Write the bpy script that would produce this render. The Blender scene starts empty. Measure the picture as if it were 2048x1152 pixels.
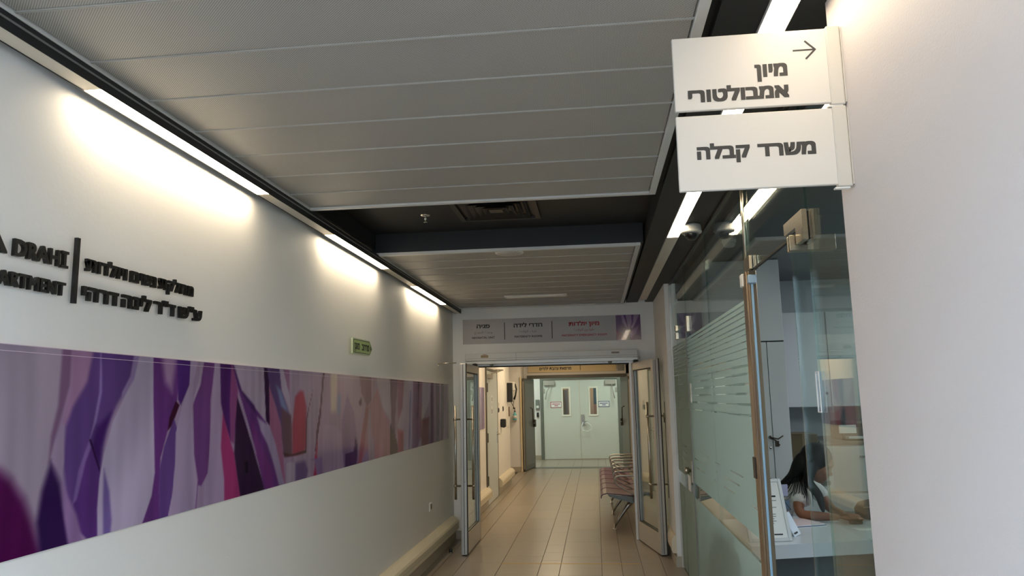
import bpy, bmesh, math, random
import numpy as np
from mathutils import Vector, Matrix
random.seed(4)
S = bpy.context.scene
COL = S.collection
# ---------------- camera, world, exposure ----------------
yaw, pitch, roll, FPX = -0.10836599, 0.14914304, -0.01983608, 1483.2
f = Vector((math.sin(yaw)*math.cos(pitch), math.cos(yaw)*math.cos(pitch), math.sin(pitch)))
r = Vector((math.cos(yaw), -math.sin(yaw), 0)); u = r.cross(f)
cr, sr = math.cos(roll), math.sin(roll)
r2 = r*cr + u*sr; u2 = -r*sr + u*cr
cd = bpy.data.cameras.new('camera'); cam = bpy.data.objects.new('camera', cd); COL.objects.link(cam)
M3 = Matrix((r2, u2, -f)).transposed().to_4x4()
cam.matrix_world = Matrix.Translation((0, 0, 1.6)) @ M3
cd.sensor_width = 36; cd.lens = FPX/2048*36; cd.clip_start = .05
S.camera = cam
w = bpy.data.worlds.new('world'); S.world = w; w.use_nodes = True
bg = w.node_tree.nodes['Background']; bg.inputs[0].default_value = (.54, .75, 1, 1); bg.inputs[1].default_value = 12.5
S.view_settings.view_transform = 'Standard'; S.view_settings.look = 'None'
S.view_settings.exposure = 0.32; S.view_settings.gamma = 1; S.view_settings.use_curve_mapping = False
S.render.film_transparent = False
S.cycles.max_bounces = 10; S.cycles.transparent_max_bounces = 24; S.cycles.glossy_bounces = 5

# ---------------- materials ----------------
MATS = {}
def lin(c):
    return tuple(((v/255)/12.92 if v/255 <= .04045 else ((v/255+.055)/1.055)**2.4) for v in c)
def mat(name, col, rough=.5, metal=0, spec=.5, emit=None, es=0, noise=None, bump=None, coat=0, srgb=True):
    if name in MATS: return MATS[name]
    m = bpy.data.materials.new(name); m.use_nodes = True; nt = m.node_tree
    b = nt.nodes['Principled BSDF']; c = lin(col) if srgb else col
    b.inputs['Base Color'].default_value = (*c, 1); b.inputs['Roughness'].default_value = rough
    b.inputs['Metallic'].default_value = metal; b.inputs['Specular IOR Level'].default_value = spec
    b.inputs['Coat Weight'].default_value = coat
    if emit: b.inputs['Emission Color'].default_value = (*emit, 1); b.inputs['Emission Strength'].default_value = es
    tc = nt.nodes.new('ShaderNodeTexCoord')
    if noise:   # (scale vector, amount)
        mp = nt.nodes.new('ShaderNodeMapping'); mp.inputs['Scale'].default_value = noise[0]
        n = nt.nodes.new('ShaderNodeTexNoise'); n.inputs['Scale'].default_value = 1; n.inputs['Detail'].default_value = 4
        mx = nt.nodes.new('ShaderNodeMix'); mx.data_type = 'RGBA'
        mx.inputs[6].default_value = (*[v*(1-noise[1]) for v in c], 1); mx.inputs[7].default_value = (*[min(1, v*(1+noise[1])) for v in c], 1)
        nt.links.new(tc.outputs['Object'], mp.inputs[0]); nt.links.new(mp.outputs[0], n.inputs['Vector'])
        nt.links.new(n.outputs[0], mx.inputs[0]); nt.links.new(mx.outputs[2], b.inputs['Base Color'])
    if bump:    # (scale, strength, distance)
        n = nt.nodes.new('ShaderNodeTexNoise'); n.inputs['Scale'].default_value = bump[0]; n.inputs['Detail'].default_value = 3
        bp = nt.nodes.new('ShaderNodeBump'); bp.inputs['Strength'].default_value = bump[1]; bp.inputs['Distance'].default_value = bump[2]
        nt.links.new(tc.outputs['Object'], n.inputs['Vector']); nt.links.new(n.outputs[0], bp.inputs['Height']); nt.links.new(bp.outputs[0], b.inputs['Normal'])
    MATS[name] = m; return m
def perforated(name, col, hole, pitch, axes, lo=.3, hi=.75, rough=.45):
    m = mat(name, col, rough); nt = m.node_tree; b = nt.nodes['Principled BSDF']
    tc = nt.nodes.new('ShaderNodeTexCoord'); sx = nt.nodes.new('ShaderNodeSeparateXYZ'); nt.links.new(tc.outputs['Object'], sx.inputs[0])
    outs = []
    for a in axes:
        q = nt.nodes.new('ShaderNodeMath'); q.operation = 'MULTIPLY'; q.inputs[1].default_value = 2*math.pi/pitch
        s = nt.nodes.new('ShaderNodeMath'); s.operation = 'SINE'
        nt.links.new(sx.outputs[a], q.inputs[0]); nt.links.new(q.outputs[0], s.inputs[0]); outs.append(s)
    p = nt.nodes.new('ShaderNodeMath'); p.operation = 'MULTIPLY'; nt.links.new(outs[0].outputs[0], p.inputs[0]); nt.links.new(outs[1].outputs[0], p.inputs[1])
    r_ = nt.nodes.new('ShaderNodeMapRange'); r_.inputs['From Min'].default_value = lo; r_.inputs['From Max'].default_value = hi
    nt.links.new(p.outputs[0], r_.inputs['Value'])
    mx = nt.nodes.new('ShaderNodeMix'); mx.data_type = 'RGBA'; mx.inputs[6].default_value = (*lin(col), 1); mx.inputs[7].default_value = (*lin(hole), 1)
    nt.links.new(r_.outputs[0], mx.inputs[0]); nt.links.new(mx.outputs[2], b.inputs['Base Color']); return m
def glass(name, tint=(.90, .95, .93), film=False, f0=.04, gloss=1.0):
    m = bpy.data.materials.new(name); m.use_nodes = True; nt = m.node_tree; nt.nodes.clear()
    o = nt.nodes.new('ShaderNodeOutputMaterial'); mix = nt.nodes.new('ShaderNodeMixShader')
    t = nt.nodes.new('ShaderNodeBsdfTransparent'); t.inputs[0].default_value = (*tint, 1)
    g = nt.nodes.new('ShaderNodeBsdfGlossy'); g.inputs['Roughness'].default_value = 0; g.inputs[0].default_value = (gloss, gloss, gloss, 1)
    lw = nt.nodes.new('ShaderNodeLayerWeight'); lw.inputs[0].default_value = .5
    p = nt.nodes.new('ShaderNodeMath'); p.operation = 'POWER'; p.inputs[1].default_value = 5
    q = nt.nodes.new('ShaderNodeMath'); q.operation = 'MULTIPLY_ADD'; q.inputs[1].default_value = 1-f0; q.inputs[2].default_value = f0
    nt.links.new(lw.outputs['Facing'], p.inputs[0]); nt.links.new(p.outputs[0], q.inputs[0]); nt.links.new(q.outputs[0], mix.inputs[0])
    nt.links.new(t.outputs[0], mix.inputs[1]); nt.links.new(g.outputs[0], mix.inputs[2]); nt.links.new(mix.outputs[0], o.inputs[0])
    MATS[name] = m; return m
def frosted(name, col, amount):
    m = bpy.data.materials.new(name); m.use_nodes = True; nt = m.node_tree; nt.nodes.clear()
    o = nt.nodes.new('ShaderNodeOutputMaterial')
    t = nt.nodes.new('ShaderNodeBsdfTransparent'); t.inputs[0].default_value = (.85, .95, .9, 1)
    d = nt.nodes.new('ShaderNodeBsdfDiffuse'); d.inputs[0].default_value = (*col, 1)
    l = nt.nodes.new('ShaderNodeBsdfTranslucent'); l.inputs[0].default_value = (*col, 1)
    m1 = nt.nodes.new('ShaderNodeMixShader'); m1.inputs[0].default_value = .5; m2 = nt.nodes.new('ShaderNodeMixShader'); m2.inputs[0].default_value = amount
    nt.links.new(d.outputs[0], m1.inputs[1]); nt.links.new(l.outputs[0], m1.inputs[2])
    nt.links.new(t.outputs[0], m2.inputs[1]); nt.links.new(m1.outputs[0], m2.inputs[2]); nt.links.new(m2.outputs[0], o.inputs[0])
    MATS[name] = m; return m
def attr_mat(name, rough=.25, coat=.3):
    m = mat(name, (128, 128, 128), rough, coat=coat); nt = m.node_tree
    a = nt.nodes.new('ShaderNodeAttribute'); a.attribute_name = 'Col'
    nt.links.new(a.outputs['Color'], nt.nodes['Principled BSDF'].inputs['Base Color']); return m
def emit(name, col, s):
    return mat(name, (240, 240, 235), .4, emit=col, es=s)

wall_m = mat('painted_wall', (233, 230, 225), .55, noise=((3, 3, 3), .015), bump=(60, .12, .004), spec=.35)
pillar_m = mat('pillar_plaster', (205, 197, 193), .6, bump=(160, .22, .003), spec=.3)
black_m = mat('black_ceiling_paint', (28, 29, 31), .55, noise=((8, 8, 8), .12))
trim_m = mat('white_metal_trim', (205, 203, 198), .35)
panel_m = perforated('perforated_panel', (176, 172, 164), (70, 68, 66), .0085, (0, 1), .15, .7)
panel_far_m = panel_m
floor_m = mat('floor_tile', (150, 139, 124), .28, noise=((1.2, 38, 1), .12), spec=.5)
floor2_m = mat('floor_tile_light', (154, 143, 128), .30, noise=((1.2, 34, 1), .12), spec=.5)
grout_m = mat('grout', (82, 72, 60), .7)
base_m = mat('skirting_tile', (176, 166, 146), .4)
bump_m = mat('bumper_vinyl', (214, 202, 176), .45)
alu_m = mat('brushed_aluminium', (196, 192, 184), .38, metal=.35)
steel_m = mat('brushed_steel', (190, 182, 165), .28, metal=1, noise=((4, 4, 120), .15))
chrome_m = mat('chrome', (200, 198, 192), .15, metal=1)
dark_m = mat('black_rubber', (18, 18, 18), .6)
blk_m = mat('black_plastic', (22, 22, 24), .4)
white_m = mat('white_plastic', (222, 220, 214), .4)
grey_m = mat('grey_plastic', (125, 125, 122), .45)
lam_m = mat('white_laminate', (205, 208, 210), .35)
paper_m = mat('white_paper', (232, 232, 230), .7)
glass_m = glass('clear_glass')
glass_edge_m = glass('green_glass_edge', (.66, .84, .78))
door_glass_m = glass('door_glass', (.82, .88, .86))
frost_m = frosted('frosted_film', (.54, .63, .57), .88)
far_glass_m = glass('far_door_glass', (.8, .84, .8), f0=.012)
acrylic_m = glass('acrylic', (.88, .9, .95))

# ---------------- mesh helpers ----------------
class MB:
    def __init__(s): s.v = []; s.f = []; s.mi = []; s.sm = []
    def add(s, v, f, mi=0, sm=False):
        o = len(s.v); s.v += [tuple(p) for p in v]
        for q in f: s.f.append(tuple(i+o for i in q)); s.mi.append(mi); s.sm.append(sm)
        return s
    def box(s, x0, x1, y0, y1, z0, z1, bev=0, mi=0, rot=None, seg=1):
        bm = bmesh.new(); bmesh.ops.create_cube(bm, size=1)
        for v in bm.verts: v.co = Vector(((x0+x1)/2+v.co.x*(x1-x0), (y0+y1)/2+v.co.y*(y1-y0), (z0+z1)/2+v.co.z*(z1-z0)))
        if bev: bmesh.ops.bevel(bm, geom=bm.edges[:], offset=bev, segments=seg, affect='EDGES', profile=.5)
        if rot: bm.transform(rot)
        bm.verts.index_update()
        s.add([v.co for v in bm.verts], [[v.index for v in q.verts] for q in bm.faces], mi); bm.free(); return s
    def tube(s, pts, rad, n=10, mi=0, cap=True, flat=1.0):
        pts = [Vector(p) for p in pts]; rads = rad if isinstance(rad, (list, tuple)) else [rad]*len(pts)
        V = []; F = []
        up = None
        for i, p in enumerate(pts):
            d = (pts[min(i+1, len(pts)-1)]-pts[max(i-1, 0)]).normalized()
            if up is None: up = Vector((0, 0, 1)) if abs(d.z) < .9 else Vector((0, 1, 0))
            a = d.cross(up).normalized(); b = a.cross(d).normalized(); up = b
            for k in range(n):
                t = 2*math.pi*k/n; V.append(p+a*math.cos(t)*rads[i]+b*math.sin(t)*rads[i]*flat)
        for i in range(len(pts)-1):
            for k in range(n): F.append((i*n+k, i*n+(k+1) % n, (i+1)*n+(k+1) % n, (i+1)*n+k))
        if cap: F += [tuple(range(n-1, -1, -1)), tuple(range((len(pts)-1)*n, len(pts)*n))]
        return s.add(V, F, mi, True)
    def lathe(s, c, prof, n=24, axis='z', mi=0):
        V = []; F = []
        for rr, h in prof:
            for k in range(n):
                t = 2*math.pi*k/n; x, y = rr*math.cos(t), rr*math.sin(t)
                V.append({'z': (c[0]+x, c[1]+y, c[2]+h), 'y': (c[0]+x, c[1]+h, c[2]+y), 'x': (c[0]+h, c[1]+x, c[2]+y)}[axis])
        m = len(prof)
        for i in range(m-1):
            for k in range(n): F.append((i*n+k, i*n+(k+1) % n, (i+1)*n+(k+1) % n, (i+1)*n+k))
        F += [tuple(range(n)), tuple(range((m-1)*n, m*n))]
        return s.add(V, F, mi, True)
    def prism(s, poly, plane, a, b, mi=0):   # poly in 2D; plane 'xz' extruded along y a..b, 'yz' along x, 'xy' along z
        n = len(poly)
        def P(p, t): return {'xz': (p[0], t, p[1]), 'yz': (t, p[0], p[1]), 'xy': (p[0], p[1], t)}[plane]
        V = [P(p, a) for p in poly]+[P(p, b) for p in poly]
        F = [tuple(range(n)), tuple(range(2*n-1, n-1, -1))]+[(i, i+n, (i+1) % n+n, (i+1) % n) for i in range(n)]
        return s.add(V, F, mi)
    def mesh(s, name, mats):
        me = bpy.data.meshes.new(name); me.from_pydata(s.v, [], s.f)
        for m in (mats if isinstance(mats, (list, tuple)) else [mats]): me.materials.append(m)
        me.polygons.foreach_set('material_index', s.mi); me.polygons.foreach_set('use_smooth', s.sm)
        bm = bmesh.new(); bm.from_mesh(me); bmesh.ops.recalc_face_normals(bm, faces=bm.faces); bm.to_mesh(me); bm.free()
        me.update(); return me
LOCAL = set()
def link(name, me, parent=None):
    o = bpy.data.objects.new(name, me); COL.objects.link(o)
    if parent is not None:
        o.parent = parent
        if parent.name not in LOCAL and parent.type == 'EMPTY': o.matrix_parent_inverse = Matrix.Translation(-parent.location)
    return o
def thing(name, loc, label=None, cat=None, group=None, kind=None, rz=0, local=False):
    o = bpy.data.objects.new(name, None); COL.objects.link(o); o.empty_display_size = .1
    o.location = loc; o.rotation_euler = (0, 0, rz)
    if local or rz: LOCAL.add(o.name)
    return tag(o, label, cat, group, kind)
def tag(o, label=None, cat=None, group=None, kind=None):
    if label: o['label'] = label
    if cat: o['category'] = cat
    if group: o['group'] = group
    if kind: o['kind'] = kind
    return o
def part(name, mb, m, parent=None, kind=None, label=None):
    o = link(name, mb.mesh(name, m), parent)
    if kind: o['kind'] = kind
    if label: o['label'] = label
    return o
def solo(name, mb, m, label, cat, group=None): return tag(part(name, mb, m), label, cat, group)
def struct(name, mb, m): return part(name, mb, m, None, 'structure')
def B(*a, **k): return MB().box(*a, **k)

# ---------------- lettering ----------------
def heb(s): return s[::-1]
_tc = {}
def textmesh(s, bold, ext, cx=1.0):
    c = bpy.data.curves.new('t', 'FONT'); c.body = s; c.resolution_u = 3; c.extrude = ext
    o = bpy.data.objects.new('t', c); COL.objects.link(o)
    dg = bpy.context.evaluated_depsgraph_get(); dg.update()
    me = bpy.data.meshes.new_from_object(o.evaluated_get(dg))
    V = [tuple(v.co) for v in me.vertices]; F = [tuple(p.vertices) for p in me.polygons]
    bpy.data.objects.remove(o); bpy.data.curves.remove(c); bpy.data.meshes.remove(me)
    if 'ד' in s:     # the font draws this letter as two overlapping bars, which the fill breaks: build it from the bars
        par = list(range(len(V)))
        def fd(i):
            while par[i] != i: i = par[i]
            return i
        for q in F:
            for j in q[1:]:
                a_, b_ = fd(q[0]), fd(j)
                if a_ != b_: par[b_] = a_
        g = {}
        for i in range(len(V)): g.setdefault(fd(i), []).append(i)
        # side faces of the bars are separate islands from the fill when extruded: regroup by overlap in x
        bad = []
        for ix in g.values():
            pts = sorted({(round(V[i][0], 3), round(V[i][1], 3)) for i in ix})
            ys_ = sorted({p[1] for p in pts}); x_ = [p[0] for p in pts]
            if len(pts) == 8 and ys_ == [0.0, .509, .544, .592]: bad.append((min(x_), max(x_), sorted(p[0] for p in pts if p[1] == 0.0)))
        bad = list({round(q_[0], 3): q_ for q_ in bad}.values())
        if bad:
            drop = set()
            for a_, b_, leg in bad:
                for i, v in enumerate(V):
                    if a_-.001 <= v[0] <= b_+.001: drop.add(i)
            keep = [i for i in range(len(V)) if i not in drop]; mp_ = {i: n for n, i in enumerate(keep)}
            F = [tuple(mp_[i] for i in q) for q in F if all(i in mp_ for i in q)]; V = [V[i] for i in keep]
            for a_, b_, leg in bad:
                t_ = MB().box(a_, b_, .509, .592, -ext, ext).box(leg[0], leg[1], 0, .53, -ext*.998, ext*.998); n_ = len(V)
                V += t_.v; F += [tuple(i+n_ for i in q) for q in t_.f]
    par = list(range(len(V)))       # islands of one glyph that overlap get their own height
    def fd2(i):
        while par[i] != i: i = par[i]
        return i
    for q in F:
        for j in q[1:]:
            a_, b_ = fd2(q[0]), fd2(j)
            if a_ != b_: par[b_] = a_
    ids = {}; V = [(v[0], v[1], v[2]*(1-.0065*(ids.setdefault(fd2(i), len(ids)) % 9))) for i, v in enumerate(V)]
    if bold < .012: return V, F
    V2 = []; F2 = []           # heavier strokes: the glyph and copies of it shifted by the stroke gain
    for k, (dx, dy) in enumerate(((1, .98), (-1, .96), (.97, -1), (-.96, -.97), (.02, .03), (.98, .01), (-.99, .02), (.01, .99), (.03, -.98))):
        o_ = len(V2); V2 += [(x+dx*bold, y+dy*bold, z*(1-.02*k)) for x, y, z in V]; F2 += [tuple(i+o_ for i in q) for q in F]
    return V2, F2
REF = {'h': .59, 'l': .70, 'a': .74}
def text(name, s, u0, u1, v, h, place, m, parent, kind='h', bold=.02, depth=.0006, segs=None):
    # place(u, v, w) -> world; w is out of the surface
    V, F = textmesh(s, bold, 1.0)
    xs = [p[0] for p in V]; a, b = min(xs), max(xs); k = (u1-u0)/(b-a); kv = h/(REF[kind]+2*bold)
    mb = MB(); mb.add([place(u0+(p[0]-a)*k, v+(p[1]+bold)*kv, (p[2]+1)*.5*depth) for p in V], F)
    return part(name, mb, m, parent)
# Arabic shaping (visual order with presentation forms)
AR = {'و': (0xFEED, 0xFEEE), 'ح': (0xFEA1, 0xFEA2, 0xFEA3, 0xFEA4), 'د': (0xFEA9, 0xFEAA), 'ة': (0xFE93, 0xFE94), 'ا': (0xFE8D, 0xFE8E),
      'ل': (0xFEDD, 0xFEDE, 0xFEDF, 0xFEE0), 'خ': (0xFEA5, 0xFEA6, 0xFEA7, 0xFEA8), 'ج': (0xFE9D, 0xFE9E, 0xFE9F, 0xFEA0),
      'غ': (0xFECD, 0xFECE, 0xFECF, 0xFED0), 'ر': (0xFEAD, 0xFEAE), 'ف': (0xFED1, 0xFED2, 0xFED3, 0xFED4), 'ط': (0xFEC1, 0xFEC2, 0xFEC3, 0xFEC4),
      'ئ': (0xFE89, 0xFE8A, 0xFE8B, 0xFE8C), 'ﻻ': (0xFEFB, 0xFEFC)}
def arab(s):
    s = s.replace('لا', 'ﻻ'); out = ''
    for i, ch in enumerate(s):
        if ch not in AR: out += ch; continue
        pv = i > 0 and s[i-1] in AR and len(AR[s[i-1]]) == 4
        nx = len(AR[ch]) == 4 and i+1 < len(s) and s[i+1] in AR
        out += chr(AR[ch][3 if (pv and nx) else 2 if nx else 1 if pv else 0])
    return out[::-1]
on_y = lambda y0: (lambda a, b, w: (a, y0-w, b))          # faces the viewer, on a wall across the corridor
on_left = lambda x0: (lambda a, b, w: (x0+w, a, b))        # on the left wall, reads away from the viewer
MURAL=[
([(1951,1767),(2218,1767),(2224,1627),(2193,1447),(2162,1298),(2151,1182),(1979,1191),(1918,1765)],(152,138,146),8),
([(1745,1491),(1986,1428),(2029,1398),(2085,1335),(2120,1272),(2190,1169),(2013,1169),(1780,1174)],(72,12,62),29),
([(2186,1437),(2233,1365),(2258,1284),(2335,1181),(2175,1172),(2143,1258),(2156,1352)],(45,20,65),18),
([(2202,1760),(2246,1756),(2248,1674),(2214,1559),(2190,1481),(2177,1432),(2178,1515),(2201,1610)],(115,85,110),11),
([(2245,1768),(2368,1775),(2353,1688),(2285,1609),(2241,1541),(2222,1558),(2253,1674)],(150,115,140),12),
([(2359,1774),(2615,1782),(2587,1726),(2492,1607),(2440,1521),(2419,1387),(2439,1186),(2323,1217),(2273,1293),(2239,1432),(2241,1541),(2268,1604),(2330,1687)],(88,60,112),13),
([(2464,1582),(2426,1466),(2423,1381),(2370,1469),(2391,1535)],(58,26,84),18),
([(2385,1751),(2401,1726),(2408,1652),(2389,1553),(2360,1494),(2375,1554),(2394,1652)],(128,105,150),6),
([(2232,1547),(2245,1432),(2239,1387),(2191,1436),(2197,1492)],(152,132,150),7),
([(2358,1494),(2423,1381),(2438,1192),(2333,1204),(2300,1278),(2315,1391)],(84,48,108),4),
([(2358,1494),(2370,1469),(2347,1423),(2315,1304),(2298,1295),(2314,1397)],(120,92,140),7),
([(2356,1497),(2367,1494),(2422,1393),(2421,1381)],(40,12,50),2),
([(2242,1364),(2319,1258),(2375,1185),(2301,1181),(2261,1255)],(135,105,140),10),
([(2604,1781),(2697,1779),(2713,1626),(2745,1350),(2733,1270),(2663,1193),(2593,1185),(2434,1181),(2420,1261),(2422,1357),(2438,1440),(2477,1551),(2531,1633),(2578,1706)],(170,158,174),5),
([(2583,1767),(2622,1765),(2584,1700),(2521,1627),(2518,1652),(2561,1712)],(140,120,155),7),
([(2443,1391),(2479,1313),(2501,1212),(2497,1182),(2464,1185),(2448,1287)],(108,88,138),10),
([(2695,1779),(2882,1781),(2877,1626),(2822,1511),(2779,1402),(2781,1277),(2798,1186),(2659,1181),(2733,1263),(2747,1349),(2713,1626)],(95,50,110),5),
([(2740,1774),(2861,1780),(2839,1655),(2784,1697)],(152,122,150),24),
([(2868,1622),(2897,1604),(2850,1525),(2820,1504),(2828,1554)],(58,20,42),4),
([(2861,1780),(2965,1781),(2963,1686),(2906,1603),(2883,1626)],(72,40,102),4),
([(2861,1553),(2892,1501),(2886,1372),(2877,1266),(2842,1180),(2793,1187),(2775,1347),(2800,1442)],(94,64,120),4),
([(2972,1781),(3038,1785),(2996,1702),(2997,1587),(3024,1397),(3060,1281),(3044,1179),(2838,1180),(2874,1252),(2883,1372),(2879,1495),(2917,1603),(2966,1686)],(164,146,168),4),
([(3083,1787),(3178,1791),(3143,1625),(3154,1427),(3145,1311),(3089,1256),(3087,1180),(3051,1182),(3064,1289),(3026,1397),(3001,1603),(3039,1679)],(105,60,115),5),
([(3083,1787),(3053,1687),(3003,1618),(3002,1633),(3037,1703),(3046,1781)],(165,148,165),4),
([(3170,1791),(3214,1793),(3230,1543),(3271,1339),(3310,1262),(3317,1177),(3114,1184),(3118,1268),(3145,1311),(3151,1419),(3153,1601)],(158,138,162),5),
([(3066,1266),(3088,1263),(3102,1186),(3058,1184)],(150,130,150),5),
([(3211,1781),(3318,1785),(3382,1680),(3404,1549),(3372,1479),(3338,1434),(3271,1535),(3236,1610)],(70,30,90),5),
([(3257,1564),(3338,1434),(3380,1374),(3412,1284),(3476,1183),(3304,1182),(3292,1267),(3251,1411)],(150,50,100),8),
([(3321,1750),(3396,1668),(3392,1549),(3374,1421),(3338,1434),(3319,1609)],(125,65,110),10),
([(3391,1638),(3545,1429),(3748,1181),(3470,1178),(3412,1284),(3380,1374),(3381,1520)],(45,22,52),6),
([(3492,1330),(3525,1321),(3526,1273),(3496,1276)],(25,12,35),8),
([(3312,1785),(3661,1800),(3713,1516),(3750,1482),(3621,1531),(3462,1644),(3407,1680)],(162,147,162),5),
([(3307,1773),(3435,1656),(3575,1588),(3710,1509),(3776,1436),(3879,1304),(3986,1181),(3840,1177),(3733,1183),(3636,1318),(3545,1429),(3421,1638)],(95,50,110),5),
([(3313,1767),(3434,1669),(3574,1595),(3606,1544),(3505,1602),(3395,1680)],(70,40,90),8),
([(3607,1538),(3749,1489),(3849,1392),(3920,1301),(3994,1183),(3919,1181),(3817,1290),(3733,1399),(3654,1467)],(156,140,166),11),
([(3421,1638),(3445,1608),(3565,1434),(3627,1343),(3605,1357),(3530,1448)],(150,132,155),4),
([(3537,1533),(3581,1495),(3660,1391),(3786,1280),(3839,1190),(3769,1192),(3636,1318),(3557,1447)],(110,50,115),9),
([(3658,1800),(3728,1803),(3742,1672),(3760,1488),(3710,1516)],(45,20,55),5),
([(3735,1704),(3829,1585),(3900,1483),(3924,1368),(3985,1194),(3842,1380),(3757,1488)],(152,95,125),8),
([(3691,1801),(3855,1808),(3896,1673),(3997,1549),(4027,1395),(3943,1323),(3900,1483),(3829,1585),(3744,1685)],(85,62,108),9),
([(3821,1699),(3888,1673),(4006,1535),(3999,1521),(3894,1585)],(110,120,155),16),
([(3894,1585),(4036,1534),(4057,1314),(3947,1316),(3912,1429)],(92,66,82),12),
([(3846,1808),(3896,1810),(3988,1695),(4023,1548),(3995,1583),(3896,1673)],(165,152,168),7),
([(3879,1809),(3994,1814),(3999,1653),(3971,1688)],(135,98,125),7),
([(3989,1814),(4563,1839),(4508,1601),(4447,1334),(4394,1166),(4199,1172),(4063,1324),(4033,1534)],(158,140,158),6),
([(4080,1639),(4151,1676),(4199,1669),(4248,1580),(4261,1346),(4213,1319),(4060,1316),(4050,1478)],(155,52,82),17),
([(4342,1677),(4291,1573),(4265,1514),(4263,1317),(4243,1318),(4252,1514),(4294,1595)],(85,40,70),6),
([(3934,1340),(4046,1322),(4256,1332),(4263,1317),(4117,1312),(3960,1315)],(70,35,45),7),
([(4510,1789),(4543,1790),(4480,1508),(4443,1402),(4397,1300),(4417,1434),(4466,1570)],(78,45,78),5),
([(4443,1402),(4403,1299),(4379,1175),(4451,1168),(4432,1297)],(155,50,80),4),
([(3979,1284),(4250,1269),(4245,1181),(3986,1177)],(162,150,162),5),
([(4102,1272),(4246,1271),(4292,1213),(4255,1188),(4107,1182)],(105,85,122),19),
([(4328,1272),(5477,1263),(5640,1190),(5387,1173),(4456,1167),(4389,1263)],(135,112,150),10),
([(4640,1794),(4769,1798),(4764,1541),(4657,1543)],(185,170,155),28),
([(4783,1648),(4845,1649),(4838,1532),(4776,1533)],(125,130,160),30),
([(4548,1467),(4708,1462),(4856,1407),(4936,1311),(4941,1177),(4541,1174),(4511,1337)],(158,138,162),8),
([(4973,1658),(5119,1535),(5212,1311),(5197,1171),(4941,1177),(4880,1314),(4865,1473)],(130,105,142),8),
([(5161,1367),(5212,1293),(5189,1163),(4949,1176),(4951,1259),(5129,1264)],(68,42,90),8),
([(5217,1813),(5540,1823),(5524,1613),(5430,1566),(5281,1668)],(112,72,108),13),
([(5224,1596),(5281,1641),(5298,1595),(5269,1568)],(60,35,70),9),
([(5436,1566),(5514,1594),(5694,1710),(5802,1562),(6025,1446),(6087,1177),(5640,1171),(5603,1345),(5211,1179),(5276,1361)],(158,112,132),13),
([(5404,1585),(5324,1431),(5210,1188),(5297,1190),(5468,1547)],(142,80,102),12),
([(5468,1547),(5516,1546),(5537,1385),(5607,1174),(5479,1184),(5441,1390)],(150,130,150),16),
([(5640,1827),(6056,1841),(6071,1445),(5838,1561),(5729,1671)],(168,155,168),11),
([(5524,1823),(5640,1827),(5610,1690),(5531,1594)],(150,120,145),13),
([(6037,1840),(6306,1849),(6189,1399),(6306,1161),(6068,1168),(6094,1444)],(85,55,98),12),
([(6056,1425),(6272,1269),(6315,1171),(6068,1168)],(34,16,60),15),
([(6277,1848),(6537,1857),(6481,1587),(6303,1416)],(132,72,118),18),
([(6514,1856),(6852,1867),(6785,1149),(6476,1159),(6283,1396),(6451,1532)],(166,150,170),18),
([(6296,1363),(6483,1344),(6484,1159),(6306,1161)],(142,48,86),26),
([(6842,1867),(7215,1879),(7157,1267),(6941,1161),(6785,1194)],(128,82,118),20),
([(6722,1701),(6770,1701),(6700,1188),(6654,1191)],(120,100,140),14),
([(7044,1788),(7097,1789),(7043,1439),(7002,1440)],(80,40,70),11),
([(7215,1879),(7630,1893),(7494,1580),(7212,1410)],(170,158,170),17),
([(7174,1424),(7510,1440),(7508,1300),(7506,1149),(7173,1170)],(125,70,85),17),
([(7605,1866),(7703,1869),(7727,1148),(7546,1146)],(102,62,102),13),
([(7854,1873),(8025,1878),(8007,1144),(7852,1153)],(68,40,80),13),
([(8106,1881),(8224,1884),(8182,1134),(8087,1139)],(60,35,72),14)]
# ================= structure =================
XL, XR, YW, ZC = -1.70, .70, 8.87, 2.715
# floor: slab + single tiles nearby, joined ones further off
fl = struct('floor', B(-7, 8, -8, 23, -.2, -.006), grout_m)
xs = [-1.77, -1.57, -1.373, -.983, -.593, -.395, 0, .19, .384, .58, .775]
offs = [.12, .3, .02, .33, .12, .3, .12, .33, .02, .2]
tile_mesh = {}
def tile_me(wd, ln, m):
    k = (round(wd, 3), round(ln, 3), m.name)
    if k not in tile_mesh: tile_mesh[k] = B(.0025, wd-.0025, .0009, ln-.0009, -.012, 0, bev=.0007).mesh('tile', m)
    return tile_mesh[k]
far = MB(); far2 = MB()
for i in range(len(xs)-1):
    y = 3.6+offs[i]
    k = 0
    while y < 20.2:
        ln = .8 if (xs[i+1]-xs[i]) > .25 else (.4 if k % 3 else .8)
        m = [floor_m, floor2_m][(i*7+k*3) % 5 < 2]
        if y < 12.6:
            o = bpy.data.objects.new('tile', tile_me(xs[i+1]-xs[i], ln, m)); COL.objects.link(o); o.location = (xs[i], y, 0); o.parent = fl
        else: (far if m is floor_m else far2).box(xs[i]+.0025, xs[i+1]-.0025, y+.0009, y+ln-.0009, -.012, 0)
        y += ln; k += 1
for bx in ((-2.6, -1.77), (.775, 1.4)):
    for k in range(8): far.box(bx[0], bx[1]-.004, 17.9+k*.4, 18.296+k*.4, -.012, 0)
part('far_tiles', far, floor_m, fl, 'stuff'); part('far_tiles', far2, floor2_m, fl, 'stuff')
near = MB()
for i in range(12):
    for j in range(12): near.box(-1.7+i*.4, -1.703+(i+1)*.4, -1.3+j*.4, -.903+j*.4, -.012, 0) if -1.3+(j+1)*.4 <= 3.6 and -1.7+i*.4 < 2.6 else None
part('near_tiles', near, floor_m, fl, 'stuff')
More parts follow.
